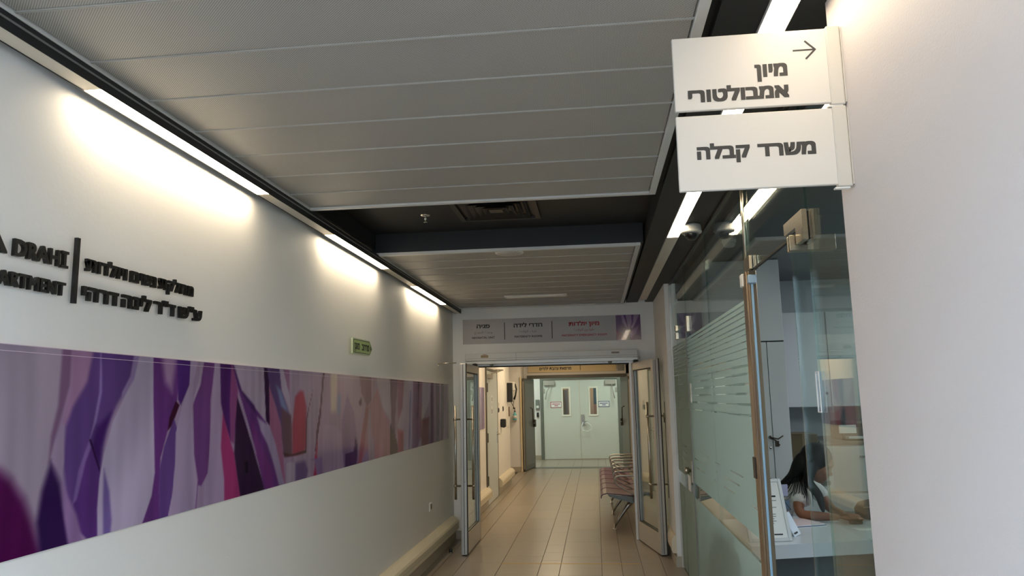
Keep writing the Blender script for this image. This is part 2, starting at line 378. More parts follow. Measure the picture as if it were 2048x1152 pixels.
# walls
struct('wall_unseen_back', B(-7, 8, -8.2, -8, -.006, 4.5), mat('unseen_back_wall', (175, 172, 168), .6))  # unseen wall added behind the camera to block straight daylight
struct('wall_left', MB().box(-2.0, XL, -1.0, 14.75, -.006, 3.1), wall_m)
mb = MB(); mb.box(-2.0, -1.445, YW, YW+.16, -.006, 3.1).box(.445, .735, YW, YW+.16, -.006, 3.1).box(-1.445, .445, YW, YW+.16, 2.045, 3.1)
struct('wall_end', mb, wall_m)
struct('wall_right', B(.715, .83, 7.46, 9.03, -.006, 3.1), wall_m)
struct('wall_pillar', B(XR, .85, -.3, 2.09, -.006, 3.1), pillar_m)
# skirting at wall_end
struct('baseboard_end', MB().box(-1.70, -1.447, YW-.012, YW, 0, .098).box(.447, .715, YW-.012, YW, 0, .098), base_m)
struct('baseboard_right', MB().box(.703, .715, 7.45, YW-.012, 0, .098).box(.703, .83, 7.448, 7.46, 0, .098), base_m)
# ceiling: black soffit with a recess, white rafts of perforated panels
ceil = struct('ceiling', MB().box(-1.62, 4.5, -1.0, YW, 2.86, 3.1).box(.40, .536, -1.0, YW, ZC, 2.86).box(.621, 4.5, -1.0, YW, ZC, 2.86) .box(-2, -1.62, -1.0, YW, 2.74, 3.1)
              .box(-1.62, .40, -1.0, 3.95, 2.745, 2.86).box(-1.645, .385, 5.37, YW, 2.715, 2.86), black_m)
seam_m = mat('seam_highlight_paint', (172, 169, 162), .4)  # pale tone standing in for edge highlights on the panel seams
def raft(name, y0, y1, z, first, pitch):
    x0, x1 = -1.622, .365
    rt = part(name, MB().box(x0+.02, x1-.02, y0+.02, y1-.02, z+.022, z+.03), trim_m, ceil)
    t = MB(); tw = .034
    t.box(x0, x0+tw, y0, y1, z-.002, z+.03, bev=.002).box(x1-tw, x1, y0, y1, z-.002, z+.03, bev=.002)
    t.box(x0+tw, x1-tw, y0, y0+tw, z-.002, z+.03, bev=.002).box(x0+tw, x1-tw, y1-tw, y1, z-.002, z+.03, bev=.002)
    part('edge_trim', t, trim_m, rt)
    y = first
    while y < y1-tw-.01:
        a, b = max(y, y0+tw), min(y+pitch, y1-tw)
        part('ceiling_panel', B(x0+tw+.004, x1-tw-.004, a+.004, b-.004, z+.008, z+.022, bev=.003), panel_m, rt); y += pitch
        if y < y1-tw-.01: part('seam_highlight', MB().box(x0+tw, x1-tw, y-.0042, y-.0012, z+.0045, z+.009).box(x0+tw, x1-tw, y+.0012, y+.0042, z+.0045, z+.009).box(x0+tw, x1-tw, y-.0015, y+.0015, z+.008, z+.012), seam_m, rt)  # thin strips added as painted highlight lines along each seam
    if name == 'ceiling_raft':
        sc = MB()
        for k in range(9): sc.lathe((x0+.012, .3+k*.41, z-.004), [(.004, 0), (.004, .003)], 8)
        part('screw', sc, grey_m, rt, 'stuff')
    return rt
raft('ceiling_raft', -1.0, 4.02, 2.70, -1.079, .3185)
rt2 = raft('ceiling_raft', 5.372, 8.815, 2.695, 5.40, .3185)

# strip lights: a long white channel with lit diffuser lengths
LW = (1, .83, .59)
def strip(x0, x1, zb, ys, y1, lits, es, label, rec):
    t = thing('strip_light', ((x0+x1)/2, (ys+y1)/2, zb), label, 'light')
    lip = .002
    h = MB()
    h.box(x0, x0+lip, ys, y1, zb, zb+.055).box(x1-lip, x1, ys, y1, zb, zb+.055).box(x0+lip, x1-lip, ys, y1, zb+.045, zb+.055)
    part('housing', h, black_m if rec else trim_m, t)
    if rec: part('ledge', B(x1, x1+.004, ys, y1, zb+.030, zb+.035), grey_m, t)
    rz = .003
    y = ys; um = mat('unlit_diffuser', (215, 205, 188), .4)
    for a, b in lits:
        if a > y: part('unlit_diffuser', B(x0+lip, x1-lip, y, a, zb+rz, zb+rz+.004), um, t)
        part('lit_diffuser', B(x0+lip, x1-lip, a, b, zb+rz, zb+rz+.004), emit('lit_'+label[:6], LW, es), t, label='glowing warm white diffuser length'); y = b
    if y < y1: part('unlit_diffuser', B(x0+lip, x1-lip, y, y1, zb+rz, zb+rz+.004), um, t)
    return t
strip(-1.662, -1.594, 2.645, -.98, 8.86, [(-.03, 1.27), (2.18, 3.47), (4.42, 5.67), (6.62, 7.97)], 22, 'long strip light along the top of the left wall', True)
strip(.537, .62, 2.706, -.98, 8.62, [(-.9, 5.22)], 14, 'flush strip light in the black ceiling above the glass wall', False)

# bumper rails
def rail(name, y0, y1, label=None):
    prof = [(-1.70, .285), (-1.668, .283), (-1.628, .245), (-1.618, .225), (-1.618, .15), (-1.64, .128), (-1.70, .125)]
    t = thing(name, (-1.66, (y0+y1)/2, .2), label, 'rail')
    part('cover', MB().prism(prof, 'xz', y0, y1), bump_m, t)
    part('end_cap', MB().prism([(a+(.003 if a > -1.69 else 0), b) for a, b in prof], 'xz', y1, y1+.03) , bump_m, t)
    part('groove', B(-1.6185, -1.6165, y0, y1, .186, .189), base_m, t)
rail('bumper_rail', -1.0, 8.69, 'cream bumper rail along the wall under the long purple mural')
rail('bumper_rail', 9.05, 11.50, 'cream bumper rail on the far corridor wall before the grey door')
rail('bumper_rail', 12.82, 14.70, 'cream bumper rail on the far corridor wall past the grey door')
struct('baseboard_left', MB().box(-1.70, -1.676, -1.0, 8.85, 0, .125).box(-1.70, -1.676, 9.03, 11.5, 0, .125).box(-1.70, -1.676, 12.82, 14.74, 0, .125), base_m)
# right bumper, stub
t = thing('bumper_rail', (.68, 8.1, .2), 'short cream bumper rail on the white stub wall beside the glass', 'rail')
part('cover', MB().prism([(.715, .285), (.70, .283), (.678, .25), (.672, .225), (.672, .15), (.68, .128), (.715, .125)], 'xz', 7.52, 8.8), bump_m, t)
part('end_cap', MB().prism([(.715, .29), (.70, .287), (.675, .253), (.668, .225), (.668, .148), (.678, .124), (.715, .12)], 'xz', 7.48, 7.52), bump_m, t)

# ================= second corridor =================
struct('wall_corridor_right', B(.80, .95, 9.03, 17.75, -.006, 3.1), wall_m)
mb = MB().box(-3.2, -1.68, 16.88, 17.75, -.006, 3.1).box(-1.68, -1.60, 17.62, 17.9, -.006, 3.1).box(-1.60, .80, 17.62, 17.9, 2.15, 3.1).box(.72, .95, 17.62, 17.9, -.006, 3.1)
struct('wall_corridor_end', mb, wall_m)
struct('wall_corridor_alcove', MB().box(-3.3, -3.2, 14.6, 17.0, -.006, 3.1).box(-3.3, -2.0, 14.5, 14.6, -.006, 3.1), wall_m)
struct('baseboard_corridor_end', B(-3.2, -1.68, 16.866, 16.88, 0, .11), base_m)
struct('ceiling_corridor', MB().box(-3.3, .95, YW+.16, 17.75, 2.60, 2.8), mat('corridor_ceiling', (205, 200, 190), .6))
lc = emit('corridor_light', (1, .78, .50), 17.5)
for i, (x, y) in enumerate(((-.9, 10.6), (-.9, 13.6), (-.9, 16.0), (0.1, 12.2))):
    t = thing('ceiling_light', (x, y, 2.60), 'square ceiling light in the far corridor, number %s from the doorway' % ['one', 'three', 'four', 'two'][i], 'light', 'square ceiling lights in the far corridor')
    part('frame', MB().box(x-.3, x+.3, y-.3, y+.3, 2.592, 2.60), trim_m, t); part('diffuser', B(x-.27, x+.27, y-.27, y+.27, 2.588, 2.591), lc, t)
# third room
struct('wall_lobby_end', MB().box(-3.2, -1.49, 20.2, 20.35, -.006, 3.1).box(.66, 3, 20.2, 20.35, -.006, 3.1).box(-1.49, .66, 20.2, 20.35, 2.17, 3.1), wall_m)
struct('wall_lobby_left', B(-3.3, -3.2, 17.0, 22.5, -.006, 3.1), wall_m); struct('wall_lobby_right', B(3, 3.1, 17.6, 22.5, -.006, 3.1), wall_m)
struct('wall_lobby_near', B(.95, 3, 17.62, 17.9, -.006, 3.1), wall_m)
struct('ceiling_lobby', B(-3.3, 3.1, 17.9, 22.6, 2.7, 2.8), MATS['corridor_ceiling'])
struct('wall_beyond', B(-3.3, 3.1, 22.5, 22.6, -.006, 3.1), mat('tan_wall', (190, 165, 130), .6))
struct('baseboard_lobby', MB().box(-3.2, -1.49, 20.186, 20.2, 0, .11).box(.66, 3, 20.186, 20.2, 0, .11), base_m)
ll = emit('lobby_light', (.86, 1, .88), 20)
for i, x in enumerate((-1.6, .7)):
    t = thing('ceiling_light', (x, 19.0, 2.70), 'cool square ceiling light in the lobby before the white double door, %s one' % ['left', 'right'][i], 'light', 'square ceiling lights in the lobby')
    part('frame', B(x-.3, x+.3, 18.7, 19.3, 2.692, 2.70), trim_m, t); part('diffuser', B(x-.27, x+.27, 18.73, 19.27, 2.688, 2.691), ll, t)
t = thing('ceiling_light', (-.4, 21.5, 2.70), 'ceiling light behind the white double door', 'light')
part('diffuser', B(-.7, -.1, 21.2, 21.8, 2.69, 2.70), lc, t)

# ================= office behind the glass =================
struct('wall_office_back', B(.83, 4.6, 7.5, 7.62, -.006, 3.1), mat('office_wall', (190, 196, 200), .55))
struct('wall_office_side', B(4.5, 4.62, -1, 7.5, -.006, 3.1), MATS['office_wall'])
struct('wall_office_front', B(.85, 4.5, 1.4, 1.5, -.006, 3.1), MATS['office_wall'])
struct('ceiling_office', B(.86, 4.5, 1.5, 7.5, 2.705, 2.714), mat('office_ceiling', (120, 124, 126), .6))
lo = emit('office_light', (.86, .95, 1), 17)
for i, (x, y) in enumerate(((2.3, 3.2), (3.3, 6.2), (3.5, 4.2))):
    t = thing('ceiling_light', (x, y, 2.70), 'cool square ceiling light inside the office, %s' % ['nearest the hallway signs', 'nearest the tall white cupboard', 'farthest from the glass wall'][i], 'light', 'square ceiling lights in the office')
    part('frame', B(x-.31, x+.31, y-.31, y+.31, 2.694, 2.704), trim_m, t); part('diffuser', B(x-.28, x+.28, y-.28, y+.28, 2.689, 2.693), lo, t)
# ================= glass wall =================
XG = .775; GT = .010
def pane(name, y0, y1, z0, z1, parent, x=XG, label=None):
    mb = MB(); mb.box(x-GT/2, x+GT/2, y0, y1, z0, z1)
    mb.mi = [1 if abs(sum(mb.v[i][0] for i in q)/4-x) < .001 else 0 for q in mb.f]
    o = part(name, mb, [glass_m, glass_edge_m], parent)
    if label: o['label'] = label
    return o
def film(y0, y1, parent, x, seed, zoff=0):
    rnd = random.Random(seed); z = [2.081, 2.054, 2.024, 1.995, 1.960, 1.932, 1.903, 1.869, 1.833, 1.794, 1.749, 1.706, 1.656, 1.605, 1.55, 1.494]
    mb = MB(); ft = []
    n = len(z)
    def rect(a, b, c, d): mb.add([(x, a, c), (x, b, c), (x, b, d), (x, a, d)], [(0, 1, 2, 3)])
    for i in range(n-1): rect(y0, y1, z[i+1]+.0045-.0002*i, z[i]-.0045+.0002*i)
    # below: solid to 1.164, three broken lines, solid to .90, clear band, solid to the floor
    rect(y0, y1, 1.168, z[-1]-.004); rect(y0, y1, 1.110, 1.160); rect(y0, y1, 1.048, 1.102); rect(y0, y1, .905, 1.040); rect(y0, y1, .02, .79)
    # line breaks: frosted bridges across parts of the clear lines
    L = y1-y0
    for i, zz in enumerate(z[10:]+[1.164, 1.106, 1.044]):
        a = y0+L*rnd.uniform(0, .15)
        while a < y1:
            b = min(y1, a+rnd.uniform(.25, .5)); rect(a, b, zz-.005, zz+.005); a = b+rnd.uniform(.3, .7)
    return part('frosted_film', mb, frost_m, parent, label='frosted stripes with thin clear lines')
# fixed frosted wall, two sheets with a butt joint
t = thing('glass_partition', (XG, 5.0, 0), 'frosted fixed glass partition between steel post and far glass door', 'partition')
pane('glass_sheet', 5.072, 6.30, .02, 2.70, t); pane('glass_sheet', 3.83, 5.066, .02, 2.70, t)
film(3.83, 5.066, t, XG-.0062, 1); film(5.072, 6.30, t, XG-.0062, 2)
struct('trim_7', MB().box(XG-.014, XG-.009, 2.1, 7.44, 2.695, 2.7145).box(XG+.009, XG+.014, 2.1, 7.44, 2.695, 2.7145), mat('dark_channel', (70, 70, 68), .4, metal=.6))
part('joint_seal', B(XG-.003, XG+.003, 5.066, 5.072, .02, 2.70), acrylic_m, t)
part('clamp', MB().box(XG-.018, XG+.018, 6.16, 6.24, 2.12, 2.25, bev=.003), steel_m, t)
part('pull_plate', MB().box(XG-.013, XG-.007, 6.15, 6.19, 1.545, 1.70, bev=.001), white_m, t)
# far glass door with over panel
t = thing('glass_partition', (XG, 7.2, 0), 'narrow frosted glass side panel against the white stub wall', 'partition')
pane('glass_sheet', 7.08, 7.44, .02, 2.70, t); film(7.09, 7.43, t, XG-.0062, 5)
part('edge_profile', B(XG-.02, XG+.012, 7.44, 7.455, .0, 2.71), alu_m, t)
t = thing('glass_transom', (XG, 6.68, 2.19), 'clear glass panel above the far frosted door', 'partition')
pane('glass_sheet', 6.31, 7.07, 2.195, 2.70, t)
t = thing('glass_door', (XG, 7.06, 0), 'closed frosted glass door near the white stub wall, with round steel knob', 'door')
pane('door_leaf', 6.33, 7.06, .01, 2.185, t); film(6.34, 7.05, t, XG-.0062, 7)
mb = MB()
for q in (-1, 1): mb.lathe((XG, 6.42, .99), [(.014, q*.005), (.014, q*.03), (.026, q*.03), (.027, q*.06), (.024, q*.064)], 20, 'x')
part('door_knob', mb, steel_m, t); part('lock_case', MB().box(XG-.02, XG+.02, 6.32, 6.37, .90, 1.07, bev=.003), steel_m, t)
part('hinge', MB().box(XG-.018, XG+.018, 6.98, 7.06, 2.196, 2.25, bev=.003).box(XG-.018, XG+.018, 6.98, 7.06, 2.12, 2.184, bev=.003), steel_m, t)
part('seal_strip', B(XG-.012, XG+.012, 6.302, 6.325, .01, 2.185), grey_m, t)
part('notice', MB().box(XG-.0075, XG-.0055, 6.55, 6.72, .80, .93), paper_m, t)
# steel post
t = thing('steel_post', (XG, 3.74, 0), 'slim brushed steel post from floor to ceiling between the glass panes', 'post')
part('upper_tube', MB().lathe((XG, 3.76, 0), [(.0125, 2.2), (.0125, 2.71)], 20), steel_m, t)
mb = MB().box(XG-.02, XG+.02, 3.735, 3.80, 0, 2.2, bev=.004).box(XG-.024, XG+.018, 3.69, 3.732, 0, 2.2, bev=.004).box(XG-.018, XG+.02, 3.66, 3.688, 0, 2.2, bev=.003)
part('profile', mb, mat('bronze_steel', (160, 140, 118), .3, metal=.9, noise=((30, 30, .5), .12)), t)
part('strike_plate', B(XG-.026, XG-.02, 3.76, 3.81, 1.20, 1.30, bev=.001), mat('dark_steel', (70, 62, 55), .4, metal=.6), t)
part('profile_cap', MB().box(XG-.028, XG+.02, 3.775, 3.825, 2.135, 2.20, bev=.004), white_m, t)
part('seal_strip', B(XG-.010, XG+.0, 3.648, 3.657, .0, 2.17, bev=.002), mat('blue_seal', (150, 186, 212), .35), t, label='pale blue plastic seal')
part('seal_cap', MB().box(XG-.026, XG+.014, 3.625, 3.66, 2.13, 2.172, bev=.004), mat('seal_cap', (150, 175, 195), .4), t)
# panel over the near doorway and side panel to the pillar
t = thing('glass_transom', (XG, 3.2, 2.2), 'clear glass panel above the open near doorway, dark seal below', 'partition')
pane('glass_sheet', 2.70, 3.745, 2.2, 2.70, t); part('door_seal', B(XG-.006, XG+.006, 2.93, 3.60, 2.19, 2.2), dark_m, t)
mb = MB()
for a, b in ((XG-.022, XG-.007), (XG+.007, XG+.022)): mb.box(a, b, 3.60, 3.735, 2.196, 2.262, bev=.002)
part('clamp', mb, steel_m, t)
part('clamp_core', B(XG-.005, XG+.005, 3.603, 3.7, 2.199, 2.199+.055), dark_m, t)
t = thing('glass_side_panel', (XG, 2.4, 0), 'clear glass side panel between the white pillar and the open door', 'partition')
pane('glass_sheet', 2.095, 2.692, .01, 2.70, t)
mb = MB()
prof = [(2.665, 2.25), (2.92, 2.25), (2.92, 2.203), (2.76, 2.203), (2.76, 2.14), (2.665, 2.14)]
for a, b in ((XG-.026, XG-.008), (XG+.008, XG+.026)): mb.prism(prof, 'yz', a, b)
part('patch_fitting', mb, steel_m, t, label='L-shaped brushed steel patch fitting')
part('fitting_core', MB().prism([(2.672, 2.243), (2.915, 2.243), (2.915, 2.21), (2.75, 2.21), (2.75, 2.147), (2.672, 2.147)], 'yz', XG-.007, XG+.007), dark_m, t)
mb = MB()
mb.box(XG-.016, XG-.012, 2.655, 2.657, 1.535, 1.675).box(XG-.016, XG-.012, 2.69, 2.692, 1.535, 1.675).box(XG-.016, XG-.012, 2.657, 2.69, 1.535, 1.538).box(XG-.016, XG-.012, 2.657, 2.69, 1.672, 1.675)
part('pull_edge', mb, white_m, t); part('pull_plate', B(XG-.012, XG-.006, 2.655, 2.692, 1.535, 1.675), acrylic_m, t, label='clear acrylic pull plate')
# open leaf, swung into the office
t = thing('glass_door', (XG, 2.79, 0), 'frameless clear glass door swung open into the office beside the pillar', 'door')
mb = MB().box(.735, 1.60, 2.785, 2.795, .01, 2.12)
mb.mi = [1 if max(abs(mb.v[i][1]-2.79) for i in q) < .0051 and len(set(round(mb.v[i][1], 4) for i in q)) > 1 else 0 for q in mb.f]
part('door_leaf', mb, [glass_m, glass_edge_m], t)
part('patch_fitting', MB().box(.728, .892, 2.768, 2.784, 2.12, 2.178, bev=.002).box(.728, .892, 2.796, 2.812, 2.12, 2.178, bev=.002), steel_m, t)
part('pivot', B(XG-.01, XG+.01, 2.775, 2.805, 2.178, 2.202), dark_m, t)
part('floor_pivot', MB().box(.735, .90, 2.77, 2.81, .0, .012).box(.735, .90, 2.768, 2.784, .012, .07, bev=.002).box(.735, .90, 2.796, 2.812, .012, .07, bev=.002), steel_m, t)

# dome camera, detector
def dome(x, y, label):
    t = thing('dome_camera', (x, y, ZC), label, 'camera')
    part('base', MB().lathe((x, y, ZC), [(.062, 0), (.064, -.012), (.064, -.04), (.068, -.045), (.066, -.056), (.050, -.060)], 28), mat('camera_white', (165, 165, 160), .4), t)
    b = [( .048*math.cos(k*math.pi/12), -.058-.046*math.sin(k*math.pi/12)) for k in range(0, 6)]+[(.004, -.104)]
    part('dome', MB().lathe((x, y, ZC), b, 28), glass('smoked_dome', (.55, .55, .55)), t)
    part('lens', MB().lathe((x, y, ZC), [(.03, -.058), (.032, -.075), (.02, -.09), (.008, -.092)], 20), blk_m, t)
dome(.665, 4.88, 'small white dome camera on the black ceiling by the glass wall')
t = thing('smoke_detector', (.99, 5.36, 2.705), 'round smoke detector on the office ceiling behind the glass', 'detector')
part('base', MB().lathe((.99, 5.36, 2.705), [(.05, 0), (.052, -.015), (.05, -.022)], 24), white_m, t)
part('head', MB().lathe((.99, 5.36, 2.705), [(.044, -.022), (.042, -.045), (.03, -.055), (.01, -.056)], 24), white_m, t)

# ================= blade signs =================
def blade(z0, z1, name_label):
    t = thing('blade_sign', (.70, 2.0, z0), name_label, 'sign')
    sm = mat('sign_plate', (205, 199, 190), .5)
    part('plate', B(.2465, .668, 1.992, 2.004, z0, z1, bev=.002), sm, t)
    part('bracket', MB().box(.660, .697, 1.986, 2.010, z0-.008, z1+.004, bev=.003).box(.697, .6995, 1.985, 2.011, z0-.002, z1-.004), mat('sign_bracket', (194, 188, 178), .5), t)
    part('screw_tab', B(.652, .69, 1.990, 2.006, z0-.012, z0-.008), white_m, t)
    return t
ink = mat('dark_grey_ink', (48, 46, 44), .6)
s1 = blade(2.376, 2.590, 'upper blade sign with arrow and two lines of lettering on the pillar')
s2 = blade(2.148, 2.361, 'lower blade sign with one line of lettering, below the arrow sign')
P = on_y(1.9918)
text('lettering', heb('מיון'), .466, .553, 2.4605, .037, P, ink, s1, bold=.048)
text('lettering', heb('אמבולטורי'), .283, .553, 2.3985, .036, P, ink, s1, bold=.048)
text('lettering', heb('משרד'), .459, .611, 2.235, .036, P, ink, s2, bold=.048)
text('lettering', heb('קבלה'), .298, .439, 2.235, .036, P, ink, s2, bold=.048)
mb = MB(); mb.box(.571, .628, 1.99122, 1.9918, 2.5288, 2.5332)
for sgn in (1, -1):
    q = Matrix.Translation((.630, 0, 2.531)) @ Matrix.Rotation(-sgn*math.radians(45), 4, 'Y') @ Matrix.Translation((-.630, 0, -2.531))
    mb.box(.593, .632, 1.9912+.00004*sgn, 1.9918, 2.5286, 2.5334, rot=q)
part('arrow', mb, ink, s1)

# ================= left wall: lettering, mural, small sign, socket =================
lt_m = mat('black_acrylic_letter', (14, 14, 15), .35)
def letters(root, s, y0, y1, z, h, kind, bold=.028):
    """one mesh per letter, kept at the spacing of the whole word"""
    V, F = textmesh(s, bold, 1.0); xs_ = [p[0] for p in V]; a, b = min(xs_), max(xs_); k = (y1-y0)/(b-a); kv = h/(REF[kind]+2*bold)
    parent_ = list(range(len(V)))
    def find(i):
        while parent_[i] != i: parent_[i] = parent_[parent_[i]]; i = parent_[i]
        return i
    for q in F:
        for j in q[1:]:
            x_, y_ = find(q[0]), find(j)
            if x_ != y_: parent_[y_] = x_
    g = {}
    for i in range(len(V)): g.setdefault(find(i), []).append(i)
    ext = sorted((min(V[i][0] for i in ix), max(V[i][0] for i in ix), ix) for ix in g.values())
    groups = []
    for lo_, hi_, ix in ext:      # islands that share their horizontal span make one letter
        if groups and lo_ < groups[-1][1]-.35*(hi_-lo_) : groups[-1][1] = max(groups[-1][1], hi_); groups[-1][2].update(ix)
        else: groups.append([lo_, hi_, set(ix)])
    for lo_, hi_, ix in groups:
        ix = sorted(ix); mp = {j: n for n, j in enumerate(ix)}
        mb = MB(); mb.add([(XL+.010+(V[j][2]+1)*.5*.012, y0+(V[j][0]-a)*k, z+(V[j][1]+bold)*kv) for j in ix], [tuple(mp[j] for j in q) for q in F if q[0] in mp])
        m_ = B(XL, XL+.013, y0+((lo_+hi_)/2-a)*k-.002, y0+((lo_+hi_)/2-a)*k+.002, z+h*.85, z+h*.9) if False else None
        part('letter', mb, lt_m, root)
t = thing('wall_lettering', (XL, 2.0, 1.95), 'raised black Latin lettering on the left wall, cut by the picture edge', 'lettering')
letters(t, 'A', 1.855, 1.935, 2.046, .053, 'l'); letters(t, 'DRAH', 1.961, 2.148, 2.046, .053, 'l')
part('letter', MB().prism([(2.155, 2.045), (2.187, 2.045), (2.187, 2.054), (2.177, 2.054), (2.177, 2.091), (2.187, 2.091), (2.187, 2.100), (2.155, 2.100), (2.155, 2.091), (2.165, 2.091), (2.165, 2.054), (2.155, 2.054)], 'yz', XL+.010, XL+.022), lt_m, t)
letters(t, 'PARTMENT', 1.885, 2.183, 1.955, .044, 'l')
letters(t, 'DE', 1.79, 1.872, 1.955, .044, 'l'); letters(t, 'DR. LIN', 1.55, 1.84, 2.046, .053, 'l')
solo('divider_bar', B(XL+.010, XL+.022, 2.221, 2.236, 1.938, 2.156), lt_m, 'tall thin black bar between the two raised letterings', 'bar')
t = thing('wall_lettering', (XL, 2.6, 1.95), 'raised black Hebrew lettering in two lines, right of the black bar', 'lettering')
letters(t, heb('ויולדות'), 2.275, 2.494, 2.054, .042, 'h', .036); letters(t, heb('נשים'), 2.517, 2.676, 2.054, .042, 'h', .036); letters(t, heb('מחלקת'), 2.698, 2.946, 2.056, .042, 'h', .036)
letters(t, heb('דרהי'), 2.267, 2.453, 1.955, .047, 'h', .036); letters(t, heb('לינה'), 2.477, 2.652, 1.956, .047, 'h', .036)
letters(t, heb('ד"ר'), 2.674, 2.818, 1.957, .047, 'h', .036); letters(t, heb('ע"ש'), 2.844, 3.023, 1.957, .047, 'h', .036)

def paint(Y, Z, polys, base, streak=.06, seed=1, snap=True):
    """flat print: soft-edged petal shapes blended over each other, colour only"""
    C = np.zeros((len(Y), 3)); C[:] = base
    for pts, col, sf in polys:
        p = np.array([(a/1000, (1.83 if snap and b >= 1748 else 1.13 if snap and b <= 1196 else b/1000)) for a, b in pts]); sf = sf/1000
        sel = np.where((Y > p[:, 0].min()-sf) & (Y < p[:, 0].max()+sf))[0]
        y, z = Y[sel], Z[sel]; d = np.full(len(sel), 9.); ins = np.zeros(len(sel), bool)
        for i in range(len(p)):
            a, b = p[i], p[(i+1) % len(p)]; e = b-a
            tt = np.clip(((y-a[0])*e[0]+(z-a[1])*e[1])/(e@e+1e-12), 0, 1)
            d = np.minimum(d, np.hypot(y-a[0]-tt*e[0], z-a[1]-tt*e[1]))
            c = (a[1] > z) != (b[1] > z)
            with np.errstate(divide='ignore', invalid='ignore'): xx = a[0]+(z-a[1])*e[0]/(e[1] if e[1] else 1e-9)
            ins ^= c & (y < xx)
        al = np.clip(.5+np.where(ins, d, -d)/(2*sf), 0, 1)[:, None]; al = al*al*(3-2*al)
        C[sel] = C[sel]*(1-al)+np.array(col)*al
    rs = np.random.RandomState(seed)
    n = np.zeros(len(Y))
    for k in range(14):
        fy = rs.uniform(8, 90); n += np.sin(Y*fy+Z*rs.uniform(-4, 4)*2+rs.uniform(0, 6.3)+.8*np.sin(Z*rs.uniform(3, 9)+Y*3))/14
    for k in range(10):
        a_, b_ = rs.uniform(-14, 14), rs.uniform(-9, 9); n += .9*np.sin(Y*a_+Z*b_+rs.uniform(0, 6.3)+1.3*np.sin(Y*rs.uniform(2, 7)-Z*6))/10
    C *= (1+streak*2.4*n)[:, None]
    C = np.clip(C*np.array([.97, .95, 1.0]), 0, 255)/255
    return np.where(C <= .04045, C/12.92, ((C+.055)/1.055)**2.4)
def paint2(Y, Z, polys, base):
    """as paint(), at the height of the overhead sign"""
    return paint(Y, Z, polys, base, .04, 2, False)
def print_grid(name, us, vs, place, colfun, m, parent):
    U, V_ = np.meshgrid(us, vs); U = U.ravel(); V_ = V_.ravel(); n, k = len(us), len(vs)
    me = bpy.data.meshes.new(name)
    idx = np.arange(n*k).reshape(k, n)
    q = np.stack([idx[:-1, :-1], idx[:-1, 1:], idx[1:, 1:], idx[1:, :-1]], -1).reshape(-1, 4)
    me.from_pydata([place(a, b, 0) for a, b in zip(U.tolist(), V_.tolist())], [], q.tolist())
    ca = me.color_attributes.new('Col', 'FLOAT_COLOR', 'POINT')
    C = np.ones((n*k, 4), np.float32); C[:, :3] = colfun(U, V_); ca.data.foreach_set('color', C.ravel())
    me.materials.append(m); return link(name, me, parent)
mur_m = attr_mat('mural_print', .10, 0); mur_m.node_tree.nodes['Principled BSDF'].inputs['Specular IOR Level'].default_value = .08
t = thing('mural', (XL, 4.0, 1.17), 'long purple petal photo mural running along the left wall', 'mural')
part('panel', B(XL+.001, XL+.009, -.9, 8.52, 1.172, 1.787), mat('mural_edge', (190, 175, 190), .3), t)
ys = np.concatenate([np.linspace(-.9, 1.6, 40), 1/np.linspace(1/1.65, 1/8.52, 620)])
print_grid('print', ys, np.linspace(1.172, 1.787, 150), on_left(XL+.0098), lambda a, b: paint(a, b, MURAL, (150, 128, 150)), mur_m, t)
part('edge_strip_and_glint', MB().box(XL+.009, XL+.0105, -.9, 8.52, 1.768, 1.7695).box(XL, XL+.011, -.9, 8.521, 1.787, 1.789), mat('mural_strip_glint', (215, 190, 205), .2), t)  # first box is a painted reflection line, second is the real top edge
t = thing('mural', (XL, 10.8, 1.17), 'purple mural panel on the far corridor wall, left of the grey door', 'mural')
part('panel', B(XL+.001, XL+.009, 9.2, 11.33, 1.172, 1.787), MATS['mural_edge'], t)
print_grid('print', np.linspace(9.2, 11.33, 150), np.linspace(1.172, 1.787, 50), on_left(XL+.0098), lambda a, b: paint(a-4.2, b, MURAL, (150, 128, 150)), mur_m, t)

t = thing('arrow_sign', (XL, 5.2, 1.94), 'small pale green arrow sign with black Hebrew lettering on the left wall', 'sign')
pl = [(5.004, 1.940), (5.40, 1.943), (5.465, 1.994), (5.392, 2.052), (5.004, 2.049)]
part('backing', MB().prism(pl, 'yz', XL+.022, XL+.034), mat('sign_edge', (190, 200, 160), .5), t)
ins = [(5.022, 1.948), (5.394, 1.951), (5.448, 1.994), (5.388, 2.044), (5.022, 2.041)]; inn = [(5.03, 1.952), (5.391, 1.955), (5.438, 1.994), (5.385, 2.040), (5.03, 2.037)]
part('border', MB().prism(ins, 'yz', XL+.034, XL+.0345), blk_m, t); part('face', MB().prism(inn, 'yz', XL+.0345, XL+.035), mat('pale_green', (176, 196, 128), .5), t)
part('pointer', MB().prism([(5.408, 1.975), (5.432, 1.994), (5.408, 2.015)], 'yz', XL+.035, XL+.0355), blk_m, t)
text('lettering', heb('מרחב'), 5.205, 5.378, 1.972, .045, on_left(XL+.035), blk_m, t, bold=.03)
text('lettering', heb('מוגן'), 5.04, 5.155, 1.972, .045, on_left(XL+.035), blk_m, t, bold=.03)
for y_ in (5.1, 5.33): part('standoff', B(XL, XL+.022, y_, y_+.02, 1.98, 2.0), grey_m, t)
t = thing('wall_socket', (XL, 7.58, .54), 'small white wall socket low on the left wall near the doorway', 'socket')
part('plate', B(XL, XL+.010, 7.53, 7.63, .505, .585, bev=.003), white_m, t); part('socket_face', B(XL+.010, XL+.012, 7.58, 7.615, .522, .568), mat('brown_red', (90, 50, 45), .5), t)
t = thing('door_stop', (-1.59, 8.09, 0), 'small black floor door stop before the left door leaf', 'door stop')
